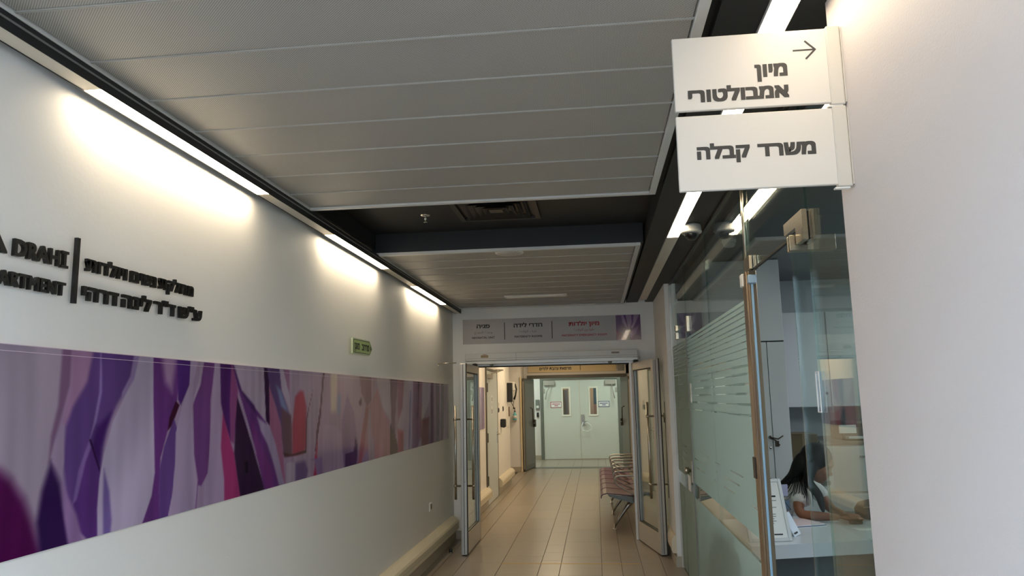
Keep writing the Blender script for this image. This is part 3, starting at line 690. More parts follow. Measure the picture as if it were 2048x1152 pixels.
part('base', MB().lathe((-1.59, 8.09, 0), [(.022, 0), (.022, .006), (.018, .008)], 16), chrome_m, t); part('buffer', MB().lathe((-1.59, 8.09, 0), [(.012, .008), (.020, .012), (.020, .035), (.015, .04)], 16), dark_m, t)
solo('floor_tape', B(-.985, .382, 7.578, 7.598, .0, .0012), mat('yellow_tape', (205, 165, 60), .5), 'thin yellow tape line across the floor tiles before the doorway', 'tape')

# ceiling fittings
zc = 2.86
t = thing('ceiling_vent', (-.612, 4.74, zc), 'black square ceiling vent in the dark recess', 'vent')
vb = mat('vent_black', (26, 25, 24), .35)
def sq(h, o, wd, z0, z1, cx=-.612, cy=4.742):
    mb = MB(); a, b = cx-h, cx+h; c, d = cy-h, cy+h
    return mb.box(a, a+wd, c, d, z0, z1).box(b-wd, b, c, d, z0, z1).box(a+wd, b-wd, c, c+wd, z0, z1).box(a+wd, b-wd, d-wd, d, z0, z1)
part('frame', sq(.278, 0, .035, zc-.022, zc, ), mat('vent_frame', (44, 40, 37), .45), t)
part('backing', B(-.89, -.334, 4.464, 5.02, zc-.004, zc-.001), blk_m, t)
for h_ in (.215, .170, .125, .080):
    hh = h_; mb = MB(); cx, cy = -.612, 4.742
    for k in range(4):
        R_ = Matrix.Translation((cx, cy, 0)) @ Matrix.Rotation(k*math.pi/2, 4, 'Z') @ Matrix.Translation((-cx, -cy, 0))
        V = [(cx-hh, cy-hh, zc-.026), (cx+hh, cy-hh, zc-.026), (cx+hh-.028, cy-hh+.028, zc-.006), (cx-hh+.028, cy-hh+.028, zc-.006)]
        V2 = [(x, y, z+.0025) for x, y, z in V]
        mb.add([R_ @ Vector(v) for v in V+V2], [(0, 1, 2, 3), (7, 6, 5, 4), (0, 4, 5, 1), (1, 5, 6, 2), (2, 6, 7, 3), (3, 7, 4, 0)])
    part('vane', mb, vb, t)
part('centre_plate', B(-.655, -.569, 4.70, 4.785, zc-.026, zc-.022), vb, t)
t = thing('sprinkler', (-1.114, 4.854, zc), 'chrome fire sprinkler head in the dark ceiling recess', 'sprinkler')
part('rosette', MB().lathe((-1.114, 4.854, zc), [(.036, 0), (.036, -.004), (.024, -.010)], 24), chrome_m, t)
part('head', MB().lathe((-1.114, 4.854, zc), [(.009, -.01), (.009, -.03), (.004, -.032), (.004, -.05)], 12), chrome_m, t)
part('deflector', MB().lathe((-1.114, 4.854, zc), [(.013, -.05), (.013, -.0525)], 12), chrome_m, t)
t = thing('ceiling_speaker', (-.612, 5.49, 2.70), 'round white ceiling speaker in the far white raft', 'speaker')
part('rim', MB().lathe((-.612, 5.49, 2.704), [(.108, 0), (.108, -.006), (.10, -.010), (.092, -.008)], 36), white_m, t); part('grille', MB().lathe((-.612, 5.49, 2.697), [(.092, 0), (.09, -.004), (.02, -.006)], 36), perforated('speaker_grille', (205, 200, 192), (110, 105, 100), .006, (0, 1)), t)
t = thing('linear_diffuser', (-.6, 7.9, 2.70), 'narrow white rectangular fitting in the far white raft near the doorway', 'light')
part('frame', B(-.94, -.27, 7.84, 7.98, 2.692, 2.704, bev=.002), white_m, t); part('lens', B(-.92, -.29, 7.86, 7.96, 2.689, 2.692), mat('opal_lens', (245, 243, 236), .3), t)
# ================= sign over the doorway =================
t = thing('overhead_sign', (-.5, YW, 2.27), 'long grey sign in Hebrew, Arabic and English over the double doorway', 'sign')
sg = mat('sign_silver', (168, 162, 160), .4)
part('plate', B(-1.575, .558, YW-.010, YW-.0005, 2.27, 2.568, bev=.001), sg, t)
P = on_y(YW-.0102); red = mat('red_ink', (150, 28, 20), .5); bk = mat('black_ink', (26, 24, 24), .5); gi = mat('grey_ink', (92, 88, 88), .6); rg = mat('pale_red_ink', (135, 70, 60), .6)
for s, a, b, z, h, k, m, bd in ((heb('פגיה'), -1.405, -1.243, 2.459, .045, 'h', bk, .035), (arab('وحدة الخدج'), -1.434, -1.213, 2.396, .028, 'a', gi, .01), ('NEONATAL UNIT', -1.463, -1.184, 2.333, .025, 'l', bk, .02),
        (heb('חדרי לידה'), -.953, -.607, 2.457, .045, 'h', bk, .035), (arab('غرف الولادة'), -.886, -.678, 2.396, .028, 'a', gi, .01), ('MATERNITY ROOMS', -.944, -.612, 2.333, .025, 'l', bk, .02),
        (heb('מיון יולדות'), -.291, .073, 2.455, .045, 'h', red, .035), (arab('طوارئ الولادة'), -.231, .011, 2.396, .028, 'a', rg, .01), ('MATERNITY EMERGENCY ROOM', -.376, .157, 2.331, .025, 'l', red, .02)):
    text('lettering', s, a, b, z, h, P, m, t, kind=k, bold=bd)
part('divider', B(-1.069, -1.060, YW-.0112, YW-.010, 2.313, 2.522), bk, t); part('divider', B(-.496, -.487, YW-.0112, YW-.010, 2.313, 2.522), bk, t)
FL = [([(300, 2270), (420, 2300), (430, 2450), (560, 2568), (560, 2270)], (95, 50, 105), 12), ([(330, 2568), (345, 2480), (400, 2400), (420, 2360), (460, 2400), (500, 2470), (545, 2568)], (150, 128, 155), 8),
      ([(360, 2568), (385, 2480), (410, 2400), (400, 2480), (385, 2568)], (80, 45, 95), 6), ([(450, 2568), (455, 2480), (430, 2400), (470, 2470), (480, 2568)], (90, 55, 105), 6),
      ([(269, 2400), (330, 2350), (390, 2300), (400, 2270), (269, 2270)], (110, 25, 75), 14), ([(390, 2390), (430, 2360), (470, 2400), (440, 2410), (420, 2385), (405, 2400)], (55, 20, 65), 5),
      ([(340, 2330), (380, 2390), (420, 2350), (410, 2290), (370, 2290)], (165, 140, 165), 9), ([(440, 2350), (480, 2400), (540, 2440), (500, 2340), (440, 2290)], (130, 100, 140), 9), ([(380, 2270), (425, 2350), (430, 2270)], (40, 15, 50), 5)]
print_grid('flower_print', np.linspace(.269, .5575, 100), np.linspace(2.2705, 2.5675, 100), lambda a, b, w_: (a, YW-.0108, b),
           lambda a, b: paint2(a, b, FL, (104, 76, 112)), attr_mat('flower_print', .12, .4), t)

# ================= door operator, frame and leaves =================
t = thing('door_operator', (-.5, YW, 2.04), 'white automatic door operator bar above the double doorway', 'door operator')
part('cover', B(-1.53, .50, YW-.13, YW-.001, 2.060, 2.150, bev=.004), trim_m, t); part('lower_track', B(-1.53, .50, YW-.105, YW-.001, 2.022, 2.060, bev=.002), alu_m, t)
part('groove', B(-1.53, .50, YW-.1315, YW-.130, 2.083, 2.086), grey_m, t); part('joint', B(-.921, -.918, YW-.1315, YW-.130, 2.062, 2.148), grey_m, t)
st = mat('tan_sticker', (150, 130, 95), .6)
part('sticker', MB().box(-1.34, -1.25, YW-.1312, YW-.130, 2.095, 2.125).box(-1.315, -1.27, YW-.1312, YW-.130, 2.127, 2.135), st, t)
part('sticker', B(.20, .29, YW-.1312, YW-.130, 2.108, 2.128), mat('grey_sticker', (130, 122, 112), .6), t)
for x in (-1.22, .18):
    part('arm_pivot', MB().lathe((x, YW-.07, 2.02), [(.022, 0), (.024, -.012), (.012, -.022)], 14), grey_m, t)
part('end_knob', MB().lathe((.50, YW-.06, 2.05), [(.02, 0), (.02, .02), (.012, .03)], 14, 'x'), white_m, t)
fm = MB().box(-1.447, -1.405, YW-.03, YW+.10, 0, 2.04).box(.403, .447, YW-.03, YW+.10, 0, 2.04).box(-1.405, .403, YW-.03, YW+.10, 2.0, 2.04)
o = struct('trim_2', fm, alu_m); struct('trim_3', B(-1.405, .403, YW+.0, YW+.07, 1.988, 2.0), dark_m)
def bar(mb, x, y, z0, z1, rr=.0125): return mb.lathe((x, y, 0), [(rr, z0), (rr, z1)], 14)
def leaf(hx, hy, ang, sgn, label):
    """local: hinge at origin, leaf runs along -y; sgn = side on which the pull faces the corridor centre"""
    t = thing('door_leaf', (hx, hy, 0), label, 'door', 'aluminium door leaves of the open double doorway', rz=ang, local=True)
    th = .032; W = .935; Z0, Z1 = .012, 1.995
    fr = MB().box(-th, th, -.075, 0, Z0, Z1, bev=.004).box(-th, th, -W, -W+.075, Z0, Z1, bev=.004).box(-th+.001, th-.001, -W+.075, -.075, Z0, .215).box(-th+.001, th-.001, -W+.075, -.075, Z1-.085, Z1)
    part('frame', fr, alu_m, t)
    part('glass', B(-.004, .004, -W+.075, -.075, .215, Z1-.085), door_glass_m, t)
    g = MB()
    for a in (-.020, .014):
        g.box(a, a+.006, -W+.075, -W+.083, .215, Z1-.085).box(a, a+.006, -.083, -.075, .215, Z1-.085).box(a, a+.006, -W+.083, -.083, .215, .223).box(a, a+.006, -W+.083, -.083, Z1-.093, Z1-.085)
    part('gasket', g, dark_m, t)
    part('edge_groove', MB().box(-.006, .006, -W-.0015, -W, Z0+.01, Z1-.01).box(-.022, -.018, -W-.0015, -W, Z0+.01, Z1-.01), grey_m, t)
    part('edge_seal', MB().box(th, th+.008, -W-.004, -W+.008, Z0, Z1+.004), dark_m, t)
    for sd in (-1, 1):
        x = sd*.095; hb = MB(); bar(hb, x, -W+.04, .565, 1.545, .0135)
        h = part('pull_handle', hb, steel_m, t, label='long vertical steel pull bar')
        for z in (.705, 1.40): part('standoff', MB().lathe((sd*th, -W+.04, z), [(.010, 0), (.010, sd*.05), (.016, sd*.052), (.016, sd*.082)], 12, 'x'), steel_m, h)
    part('bottom_seal', B(-th+.006, th-.006, -W+.002, -.002, .002, .012), dark_m, t)
    sc = MB()
    for z in (.3, .75, 1.2, 1.7): sc.lathe((.012, -W, z), [(.004, 0), (.004, -.0015)], 8, 'y')
    part('screw', sc, grey_m, t, 'stuff')
    part('top_arm', MB().box(-.012, .012, -.30, -.02, Z1-.004, Z1+.008, bev=.002).lathe((0, -.12, Z1+.008), [(.03, 0), (.03, .022), (.01, .028)], 16), mat('dark_arm', (60, 58, 55), .4, metal=.5), t)
    return t
leaf(-1.413, YW-.012, 0, 1, 'left open door leaf of aluminium and glass, folded back along the wall')
leaf(.452, YW-.01, math.radians(11.2), 1, 'right open door leaf of aluminium and glass, beside the glass office wall')
solo('handle_stop', MB().box(.702, .715, 8.0, 8.05, 1.33, 1.43, bev=.002), dark_m, 'black rubber buffer on the stub wall behind the right pull bar', 'buffer')
solo('wall_latch', MB().tube([(-1.70, 8.0, 2.0), (-1.62, 8.0, 2.005), (-1.50, 8.02, 2.008)], .006, 8).lathe((-1.70, 8.0, 1.98), [(.012, 0), (.012, .01)], 10, 'x'), steel_m, 'thin steel hold-open rod between left wall and left door leaf', 'latch')

# ================= beam seating =================
def seat_profile():
    return [(.015, .385), (.020, .415), (.045, .438), (.09, .448), (.20, .440), (.32, .428), (.42, .425), (.475, .435), (.51, .465), (.535, .52), (.56, .60), (.59, .72), (.615, .83), (.632, .875), (.645, .885)]
plum = perforated('plum_perforated', (78, 28, 50), (40, 15, 26), .022, (0, 1), .45, .8, .4); plumb = perforated('plum_perforated_back', (78, 28, 50), (40, 15, 26), .022, (2, 1), .45, .8, .4)
t = thing('beam_seating', (.35, 11.0, 0), 'row of six plum perforated metal seats with steel armrests along the right wall', 'seating')
pr = seat_profile(); th = .012
def strip_mesh(pts, y0, y1):
    mb = MB(); n = len(pts); V = []
    for y in (y0, y1):
        for i, (x, z) in enumerate(pts): V.append((x, y, z))
        for i, (x, z) in enumerate(pts):
            a = pts[max(0, i-1)]; b = pts[min(n-1, i+1)]; dx, dz = b[0]-a[0], b[1]-a[1]; L = math.hypot(dx, dz); V.append((x+dz/L*th, y, z-dx/L*th))
    F = []
    for i in range(n-1):
        F += [(i, i+1, 2*n+i+1, 2*n+i), (n+i, 3*n+i, 3*n+i+1, n+i+1), (i, n+i, n+i+1, i+1), (2*n+i, 2*n+i+1, 3*n+i+1, 3*n+i)]
    F += [(0, 2*n, 3*n, n), (n-1, 2*n-1, 4*n-1, 3*n-1)]
    mb.add(V, F, 0, False); return mb
Y0, PT = 9.36, .575
sm_ = strip_mesh(pr[:8], Y0+.025, Y0+PT-.025).mesh('seat', plum); bm_ = strip_mesh(pr[8:], Y0+.025, Y0+PT-.025).mesh('backrest', plumb)
arm = MB().tube([(.575, Y0, .652), (.40, Y0, .652), (.26, Y0, .652), (.215, Y0, .643), (.19, Y0, .615), (.195, Y0, .575), (.23, Y0, .54), (.34, Y0, .475), (.42, Y0, .435), (.44, Y0, .39)], .011, 8).mesh('armrest', mat('satin_steel', (150, 148, 140), .3, metal=.9))
for k in range(6):
    for n_, me in (('seat', sm_), ('backrest', bm_)):
        o = link(n_, me, t); o.location.y = k*PT
for k in range(7): o = link('armrest', arm, t); o.location.y = k*PT
part('beam', B(.40, .46, Y0-.02, Y0+6*PT+.02, .35, .40, bev=.008), mat('beam_grey', (90, 92, 88), .4, metal=.6), t)
for k in range(7):
    mb = MB().prism([(.10, .436), (.44, .40), (.46, .34), (.40, .33), (.30, .36), (.12, .41)], 'xz', Y0+k*PT-.008, Y0+k*PT+.008)
    part('seat_bracket', mb, MATS['beam_grey'], t)
for k in range(4):
    y = Y0+.16+k*1.13
    part('leg', MB().tube([(.43, y, .37), (.33, y, .26), (.22, y, .11), (.185, y, .045)], [.034, .026, .018, .013], 10).tube([(.43, y, .37), (.53, y, .26), (.62, y, .11), (.66, y, .045)], [.034, .026, .018, .013], 10), MATS['satin_steel'], t)
    part('foot', MB().lathe((.18, y, 0), [(.032, 0), (.032, .008), (.012, .02), (.011, .06)], 16).lathe((.665, y, 0), [(.032, 0), (.032, .008), (.012, .02), (.011, .06)], 16), chrome_m, t)

# ================= far corridor, left wall fittings =================
dk = mat('frame_grey_green', (88, 86, 76), .45)
t = thing('door_1', (XL, 12.1, 0), kind='structure')
gd = mat('pale_grey_door', (196, 202, 200), .35)
part('door_frame', MB().box(XL, XL+.022, 11.49, 11.54, 0, 2.10, bev=.003).box(XL, XL+.022, 12.76, 12.80, 0, 2.10, bev=.003).box(XL, XL+.022, 11.54, 12.76, 2.06, 2.10, bev=.003), mat('door_frame_grey', (92, 88, 76), .4), t)
lf = part('door_leaf', B(XL, XL+.018, 11.545, 12.755, .01, 2.055), gd, t)
part('hinge', MB().box(XL+.018, XL+.034, 11.53, 11.56, 1.72, 1.86).box(XL+.018, XL+.034, 11.53, 11.56, .30, .44).box(XL+.018, XL+.034, 11.53, 11.56, .95, 1.09), mat('hinge_grey', (95, 92, 84), .4, metal=.5), t)
part('door_handle', MB().lathe((XL+.018, 12.66, 1.03), [(.025, 0), (.025, .01), (.010, .012), (.010, .05)], 14, 'x').tube([(XL+.065, 12.66, 1.03), (XL+.068, 12.55, 1.03)], .010, 8).box(XL+.018, XL+.024, 12.635, 12.685, .88, 1.07), chrome_m, lf)
part('door_closer', MB().box(XL+.018, XL+.075, 11.60, 11.86, 1.93, 2.0, bev=.006), mat('closer_silver', (170, 166, 155), .35, metal=.4), t)
part('closer_arm', MB().tube([(XL+.06, 11.75, 2.01), (XL+.22, 12.0, 2.075), (XL+.05, 12.3, 2.09)], .010, 8), MATS['closer_silver'], t)
part('notice', MB().box(XL+.018, XL+.020, 12.02, 12.14, 1.55, 1.68).box(XL+.018, XL+.020, 12.02, 12.14, 1.36, 1.50), paper_m, t)
part('notice_mark', MB().box(XL+.020, XL+.021, 12.05, 12.11, 1.58, 1.64).box(XL+.020, XL+.021, 12.04, 12.12, 1.38, 1.45), grey_m, t)
t = thing('wall_phone', (XL, 14.45, 1.55), 'black wall telephone unit with white handset beside the far corridor corner', 'telephone')
part('back_box', B(XL, XL+.10, 14.33, 14.46, 1.55, 1.92, bev=.006), blk_m, t); part('cover', B(XL+.03, XL+.14, 14.46, 14.58, 1.76, 1.94, bev=.02, seg=2), white_m, t)
part('handset', MB().tube([(XL+.14, 14.50, 1.90), (XL+.17, 14.5, 1.80), (XL+.15, 14.5, 1.68), (XL+.12, 14.5, 1.60)], [.02, .014, .014, .022], 10), blk_m, t)
part('cord', MB().tube([(XL+.12, 14.5, 1.60), (XL+.10, 14.52, 1.5), (XL+.12, 14.53, 1.42), (XL+.06, 14.5, 1.55)], .006, 8), blk_m, t)
t = thing('soap_dispenser', (XL, 13.35, 1.12), 'black box dispenser on the far corridor wall beside the grey door', 'dispenser')
part('body', B(XL, XL+.09, 13.28, 13.42, 1.115, 1.26, bev=.012), blk_m, t); part('nozzle', B(XL+.03, XL+.07, 13.32, 13.38, 1.105, 1.115), grey_m, t)
for y, a, b, m, lb in ((13.02, 1.48, 1.55, white_m, 'white'), (13.0, 1.38, 1.46, blk_m, 'black'), (13.62, 1.39, 1.48, blk_m, 'second black')):
    t = thing('wall_switch', (XL, y, a), lb+' small switch plate on the far corridor wall above the dispenser', 'switch', 'small switch plates on the far corridor wall')
    part('plate', B(XL, XL+.012, y, y+.06, a, b, bev=.002), m, t); part('rocker', B(XL+.012, XL+.018, y+.015, y+.045, a+.015, b-.015, bev=.002), m, t)
t = thing('key_tube', (XL, 14.2, 1.1), 'tall white slim holder below the wall telephone', 'holder')
part('back', B(XL, XL+.02, 14.34, 14.52, 1.08, 1.48, bev=.003), white_m, t); part('insert', B(XL+.02, XL+.03, 14.37, 14.49, 1.28, 1.46), mat('brown_insert', (110, 80, 60), .6), t)
t = thing('sanitizer_bottle', (-1.82, 16.80, 1.14), 'small turquoise pump bottle on a wall bracket in the far corridor', 'bottle')
part('bottle', MB().lathe((-1.82, 16.80, 1.14), [(.04, 0), (.045, .01), (.045, .12), (.02, .16), (.016, .18)], 20), mat('turquoise_gel', (110, 185, 195), .2), t)
part('pump', MB().lathe((-1.82, 16.80, 1.14), [(.018, .18), (.018, .2), (.007, .205), (.007, .25)], 14).box(-1.86, -1.81, 16.78, 16.82, 1.39, 1.42, bev=.004), mat('dark_brown', (60, 42, 36), .4), t)
part('label', MB().lathe((-1.82, 16.80, 1.18), [(.0456, 0), (.0456, .06)], 20), white_m, t); part('bracket', B(-1.86, -1.78, 16.84, 16.88, 1.13, 1.2), white_m, t)
struct('trim_4', B(-1.70, -1.665, 16.85, 16.88, 0, 2.1, bev=.002), mat('cream_trim', (225, 205, 165), .45))

# second doorway (dark frame, open dark leaves)
o = struct('trim_5', MB().box(-1.60, -1.52, 17.58, 17.93, 0, 2.15).box(.64, .72, 17.58, 17.93, 0, 2.15).box(-1.52, .64, 17.58, 17.93, 2.075, 2.15), dk)
struct('trim_6', B(-1.52, .64, 17.60, 17.93, -.004, .006), mat('threshold', (96, 100, 92), .45))
def leaf2(hx, hy, ang, label, sd):
    t = thing('door_leaf', (hx, hy, 0), label, 'door', rz=ang, local=True)
    part('panel', B(-.024, .024, -.98, 0, .012, 2.07, bev=.004), mat('dark_grey_door', (84, 82, 76), .4), t)
    part('inset', B(sd*.024-.003, sd*.024+.003, -.90, -.08, .12, 1.96, bev=.002), mat('dark_grey_inset', (104, 104, 98), .4), t)
    part('push_bar', MB().tube([(sd*.027, -.12, 1.02), (sd*.08, -.14, 1.04), (sd*.08, -.40, 1.04), (sd*.085, -.42, 1.10), (sd*.08, -.44, 1.38), (sd*.027, -.45, 1.40)], .012, 8), MATS['dark_steel'], t)
    part('lock_case', B(sd*.024, sd*.024+sd*.05, -.16, -.06, .95, 1.12) if sd > 0 else B(sd*.074, sd*.024, -.16, -.06, .95, 1.12), MATS['dark_steel'], t)
    part('edge_plate', B(-.012, .012, -.984, -.98, .05, 2.0), MATS['closer_silver'], t)
leaf2(-1.49, 17.90, math.radians(-8.5), 'left dark grey metal door leaf of the second doorway, swung open', 1)
leaf2(.61, 17.90, math.radians(8), 'right dark grey metal door leaf of the second doorway, swung open', -1)
t = thing('overhead_sign', (-.5, 17.6, 2.21), 'cream sign in Hebrew above the dark second doorway, half hidden', 'sign')
part('plate', B(-1.57, .495, 17.58, 17.618, 2.215, 2.56, bev=.002), mat('cream_sign', (226, 205, 160), .5), t)
P = on_y(17.5795)
text('lettering', heb('מרפאת צהבת ילודים'), -1.30, -.55, 2.268, .062, P, bk, t, bold=.03)
text('lettering', heb('חדרי ניתוח יולדות'), -1.28, -.62, 2.385, .075, P, bk, t, bold=.03)
text('lettering', heb('חדרי לידה'), -.12, .28, 2.385, .075, P, bk, t, bold=.03)
part('divider', B(-.345, -.333, 17.578, 17.58, 2.25, 2.52), bk, t)
t = thing('wall_grille', (.60, 17.6, 2.25), 'small grey louvred grille at the right end of the cream sign', 'grille')
part('frame', B(.53, .68, 17.60, 17.62, 2.22, 2.42, bev=.002), grey_m, t)
for k in range(6): part('slat', B(.545, .665, 17.592, 17.60, 2.24+k*.028, 2.252+k*.028), MATS['closer_silver'], t)

# white double door at the far end
t = thing('door_2', (-.43, 20.2, 0), kind='structure')
wd = mat('white_door', (206, 210, 200), .35)
part('door_frame', MB().box(-1.49, -1.41, 20.14, 20.30, 0, 2.17, bev=.003).box(.58, .66, 20.14, 20.30, 0, 2.17, bev=.003).box(-1.41, .58, 20.14, 20.30, 2.10, 2.17, bev=.003), mat('frame_grey', (108, 112, 102), .4), t)
def dleaf(x0, x1, wx0, wx1):
    z0, z1 = 1.17, 1.86
    mb = MB().box(x0, wx0, 20.18, 20.23, .01, 2.095).box(wx1, x1, 20.18, 20.23, .01, 2.095).box(wx0, wx1, 20.18, 20.23, .01, z0).box(wx0, wx1, 20.18, 20.23, z1, 2.095)
    l_ = part('door_leaf', mb, wd, t)
    part('window_frame', MB().box(wx0-.045, wx0, 20.165, 20.18, z0-.045, z1+.045, bev=.002).box(wx1, wx1+.045, 20.165, 20.18, z0-.045, z1+.045, bev=.002).box(wx0, wx1, 20.165, 20.18, z0-.045, z0).box(wx0, wx1, 20.165, 20.18, z1, z1+.045), mat('cream_white', (232, 230, 215), .4), l_)
    part('pane', B(wx0, wx1, 20.20, 20.206, z0, z1), far_glass_m, l_)
dleaf(-1.405, -.433, -.875, -.715); dleaf(-.427, .575, -.155, .015)
part('door_handle', MB().box(-.40, -.32, 20.16, 20.18, .885, 1.165, bev=.004).tube([(-.36, 20.15, .98), (-.36, 20.12, .98), (-.24, 20.12, .985)], .011, 8), MATS['satin_steel'], t)
for x0, x1, sd in ((-1.38, -1.09, 1), (.25, .54, -1)):
    part('door_closer', MB().box(x0, x1, 20.10, 20.17, 1.95, 2.07, bev=.01), MATS['closer_silver'], t)
    part('closer_arm', MB().tube([((x0+x1)/2+.04, 20.09, 1.95), ((x0+x1)/2-.06*sd, 20.02, 1.80), ((x0+x1)/2-.10*sd, 20.0, 1.58)], .014, 8), MATS['closer_silver'], t)
part('hinge', MB().box(-1.41, -1.36, 20.165, 20.18, 1.75, 1.87).box(.52, .57, 20.165, 20.18, 1.75, 1.87), MATS['closer_silver'], t)
for x0, x1, m, lb in ((-1.215, -.915, mat('red_border', (170, 60, 70), .5), 'small white notice with red border on the left leaf of the far white door'), (.06, .355, mat('blue_border', (60, 70, 120), .5), 'small white notice with blue border on the right leaf of the far white door')):
    q = thing('notice', (x0, 20.18, 1.35), lb, 'notice'); part('border', B(x0, x1, 20.174, 20.179, 1.355, 1.512), m, q); part('sheet', B(x0+.015, x1-.015, 20.172, 20.174, 1.37, 1.497), paper_m, q)
    part('print_line', MB().box(x0+.04, x1-.04, 20.171, 20.172, 1.445, 1.465).box(x0+.10, x1-.10, 20.171, 20.172, 1.40, 1.42), m, q)
t = thing('cloth_tag', (-.25, 20.12, .88), 'pale cloth loop hanging from the far white door handle', 'tag')
part('loop', MB().tube([(-.36, 20.11, .97), (-.40, 20.10, .85), (-.36, 20.10, .74), (-.24, 20.10, .72), (-.14, 20.10, .78), (-.16, 20.10, .88), (-.27, 20.11, .975)], .010, 8), paper_m, t)
t = thing('intercom', (-1.60, 20.2, 1.1), 'grey intercom panel with small black reader on the wall left of the far white door', 'intercom')
part('panel', B(-1.62, -1.51, 20.15, 20.2, 1.32, 1.58, bev=.01), mat('intercom_grey', (120, 126, 118), .4), t); part('screen', B(-1.60, -1.53, 20.145, 20.15, 1.36, 1.42), white_m, t); part('reader', B(-1.595, -1.535, 20.16, 20.2, 1.12, 1.24, bev=.006), blk_m, t)
t = thing('wall_button', (.82, 20.2, .95), 'small metal push button on the lobby wall right of the far white door', 'button')
part('plate', B(.72, .80, 20.185, 20.2, .94, 1.03, bev=.002), MATS['closer_silver'], t); part('button', MB().lathe((.76, 20.185, .985), [(.02, 0), (.02, -.01), (.012, -.014)], 14, 'y'), grey_m, t)
solo('cabinet', MB().box(-.06, .5, 21.9, 22.48, 0, 1.42, bev=.01).box(-.05, .49, 21.885, 21.9, .1, 1.40), mat('orange_wood', (170, 110, 50), .5), 'orange wooden cabinet seen through the right pane of the far white door', 'cabinet')
solo('curtain', MB().box(-.065, .6, 21.6, 21.64, 1.42, 2.70, bev=.005), mat('teal', (40, 85, 85), .7), 'teal curtain seen through the right pane of the far white door', 'curtain')
solo('partition', MB().box(-1.2, -.83, 21.5, 21.54, 0, 1.85, bev=.01).box(-.83, -.79, 21.49, 21.55, 0, 1.87), mat('greybeige', (150, 140, 115), .6), 'grey-beige partition seen through the left pane of the far white door', 'partition')
# ================= office furniture =================
def obox(name, mb, m, t, **k): return part(name, mb, m, t, **k)
t = thing('wardrobe_cabinet', (1.2, 6.5, 0), 'tall white office cupboard with keys hanging in its lock, behind the glass', 'cabinet')
part('carcass', B(.90, 1.535, 6.23, 7.49, 0, 2.70), lam_m, t)
d1 = part('door', B(.905, 1.388, 6.21, 6.229, .06, 2.02, bev=.002), lam_m, t); part('door', B(1.394, 1.53, 6.21, 6.229, .06, 2.02, bev=.002), lam_m, t)
part('door', B(.905, 1.53, 6.21, 6.229, 2.03, 2.69, bev=.002), lam_m, t)
part('lock', MB().lathe((1.365, 6.21, 1.262), [(.011, 0), (.011, -.012)], 12, 'y').lathe((1.365, 6.21, 1.18), [(.009, 0), (.009, -.008)], 12, 'y'), chrome_m, d1)
part('key_bunch', MB().box(1.36, 1.37, 6.17, 6.2, 1.25, 1.275).tube([(1.365, 6.175, 1.255), (1.40, 6.17, 1.24), (1.43, 6.17, 1.20)], .006, 8).tube([(1.365, 6.175, 1.262), (1.42, 6.165, 1.25), (1.46, 6.165, 1.275)], .005, 8).box(1.395, 1.425, 6.165, 6.172, 1.19, 1.235), MATS['dark_steel'], d1)
part('top_gap', B(.905, 1.53, 6.222, 6.229, 2.02, 2.03), dark_m, t)
t = thing('wall_cabinet', (2.4, 7.3, 1.48), 'long white overhead cupboard on the back wall of the office', 'cabinet')
part('carcass', B(1.54, 3.9, 7.12, 7.5, 1.475, 2.35), lam_m, t)
for k in range(4): dd = part('door', B(1.545+k*.59, 2.125+k*.59, 7.10, 7.119, 1.48, 2.345, bev=.002), lam_m, t); part('knob', MB().lathe((2.09+k*.59, 7.10, 1.6), [(.008, 0), (.008, -.012), (.014, -.016), (.012, -.024)], 12, 'y'), grey_m, dd)
t = thing('drawer_unit', (2.3, 6.7, 0), 'white drawer unit with grey top against the office back wall', 'cabinet')
part('carcass', B(1.86, 3.0, 6.62, 7.45, .02, 1.17), lam_m, t); part('top', B(1.85, 3.01, 6.60, 7.45, 1.17, 1.20, bev=.003), mat('grey_top', (105, 102, 96), .4), t)
for zz, z1 in ((.05, .62), (.63, .78), (.79, 1.165)):
    for xx in (1.865, 2.435): dd = part('drawer', B(xx, xx+.56, 6.60, 6.619, zz, z1-.01, bev=.002), lam_m, t); part('pull', B(xx+.30, xx+.42, 6.588, 6.60, z1-.10, z1-.085), grey_m, dd)
t = thing('printer', (2.35, 6.85, 1.2), 'dark desktop printer with white label on top of the white drawer unit', 'printer')
part('body', B(2.08, 2.46, 6.7, 7.05, 1.20, 1.36, bev=.02, seg=2), mat('printer_dark', (50, 56, 66), .4), t); part('tray', B(2.10, 2.44, 6.62, 6.75, 1.215, 1.235, bev=.004), lam_m, t); part('label', B(2.05, 2.19, 6.695, 6.70, 1.26, 1.33), paper_m, t)
t = thing('cardboard_box', (1.68, 6.7, .7), 'brown cardboard box beside the tall white cupboard behind the woman', 'box')
mb = MB().box(1.57, 1.80, 6.45, 6.85, .90, 1.27, bev=.004).box(1.57, 1.68, 6.44, 6.45, 1.27, 1.275)
part('carton', mb, mat('cardboard', (96, 84, 62), .8), t); part('tape', B(1.675, 1.70, 6.448, 6.45, .90, 1.27), mat('kraft_tape', (110, 98, 74), .5), t)
t = thing('side_counter', (1.7, 6.8, 0), 'low dark counter carrying the cardboard box', 'counter'); part('carcass', B(1.545, 1.855, 6.4, 7.45, 0, .87), lam_m, t); part('worktop', B(1.54, 1.858, 6.38, 7.45, .87, .90, bev=.002), MATS['grey_top'], t)
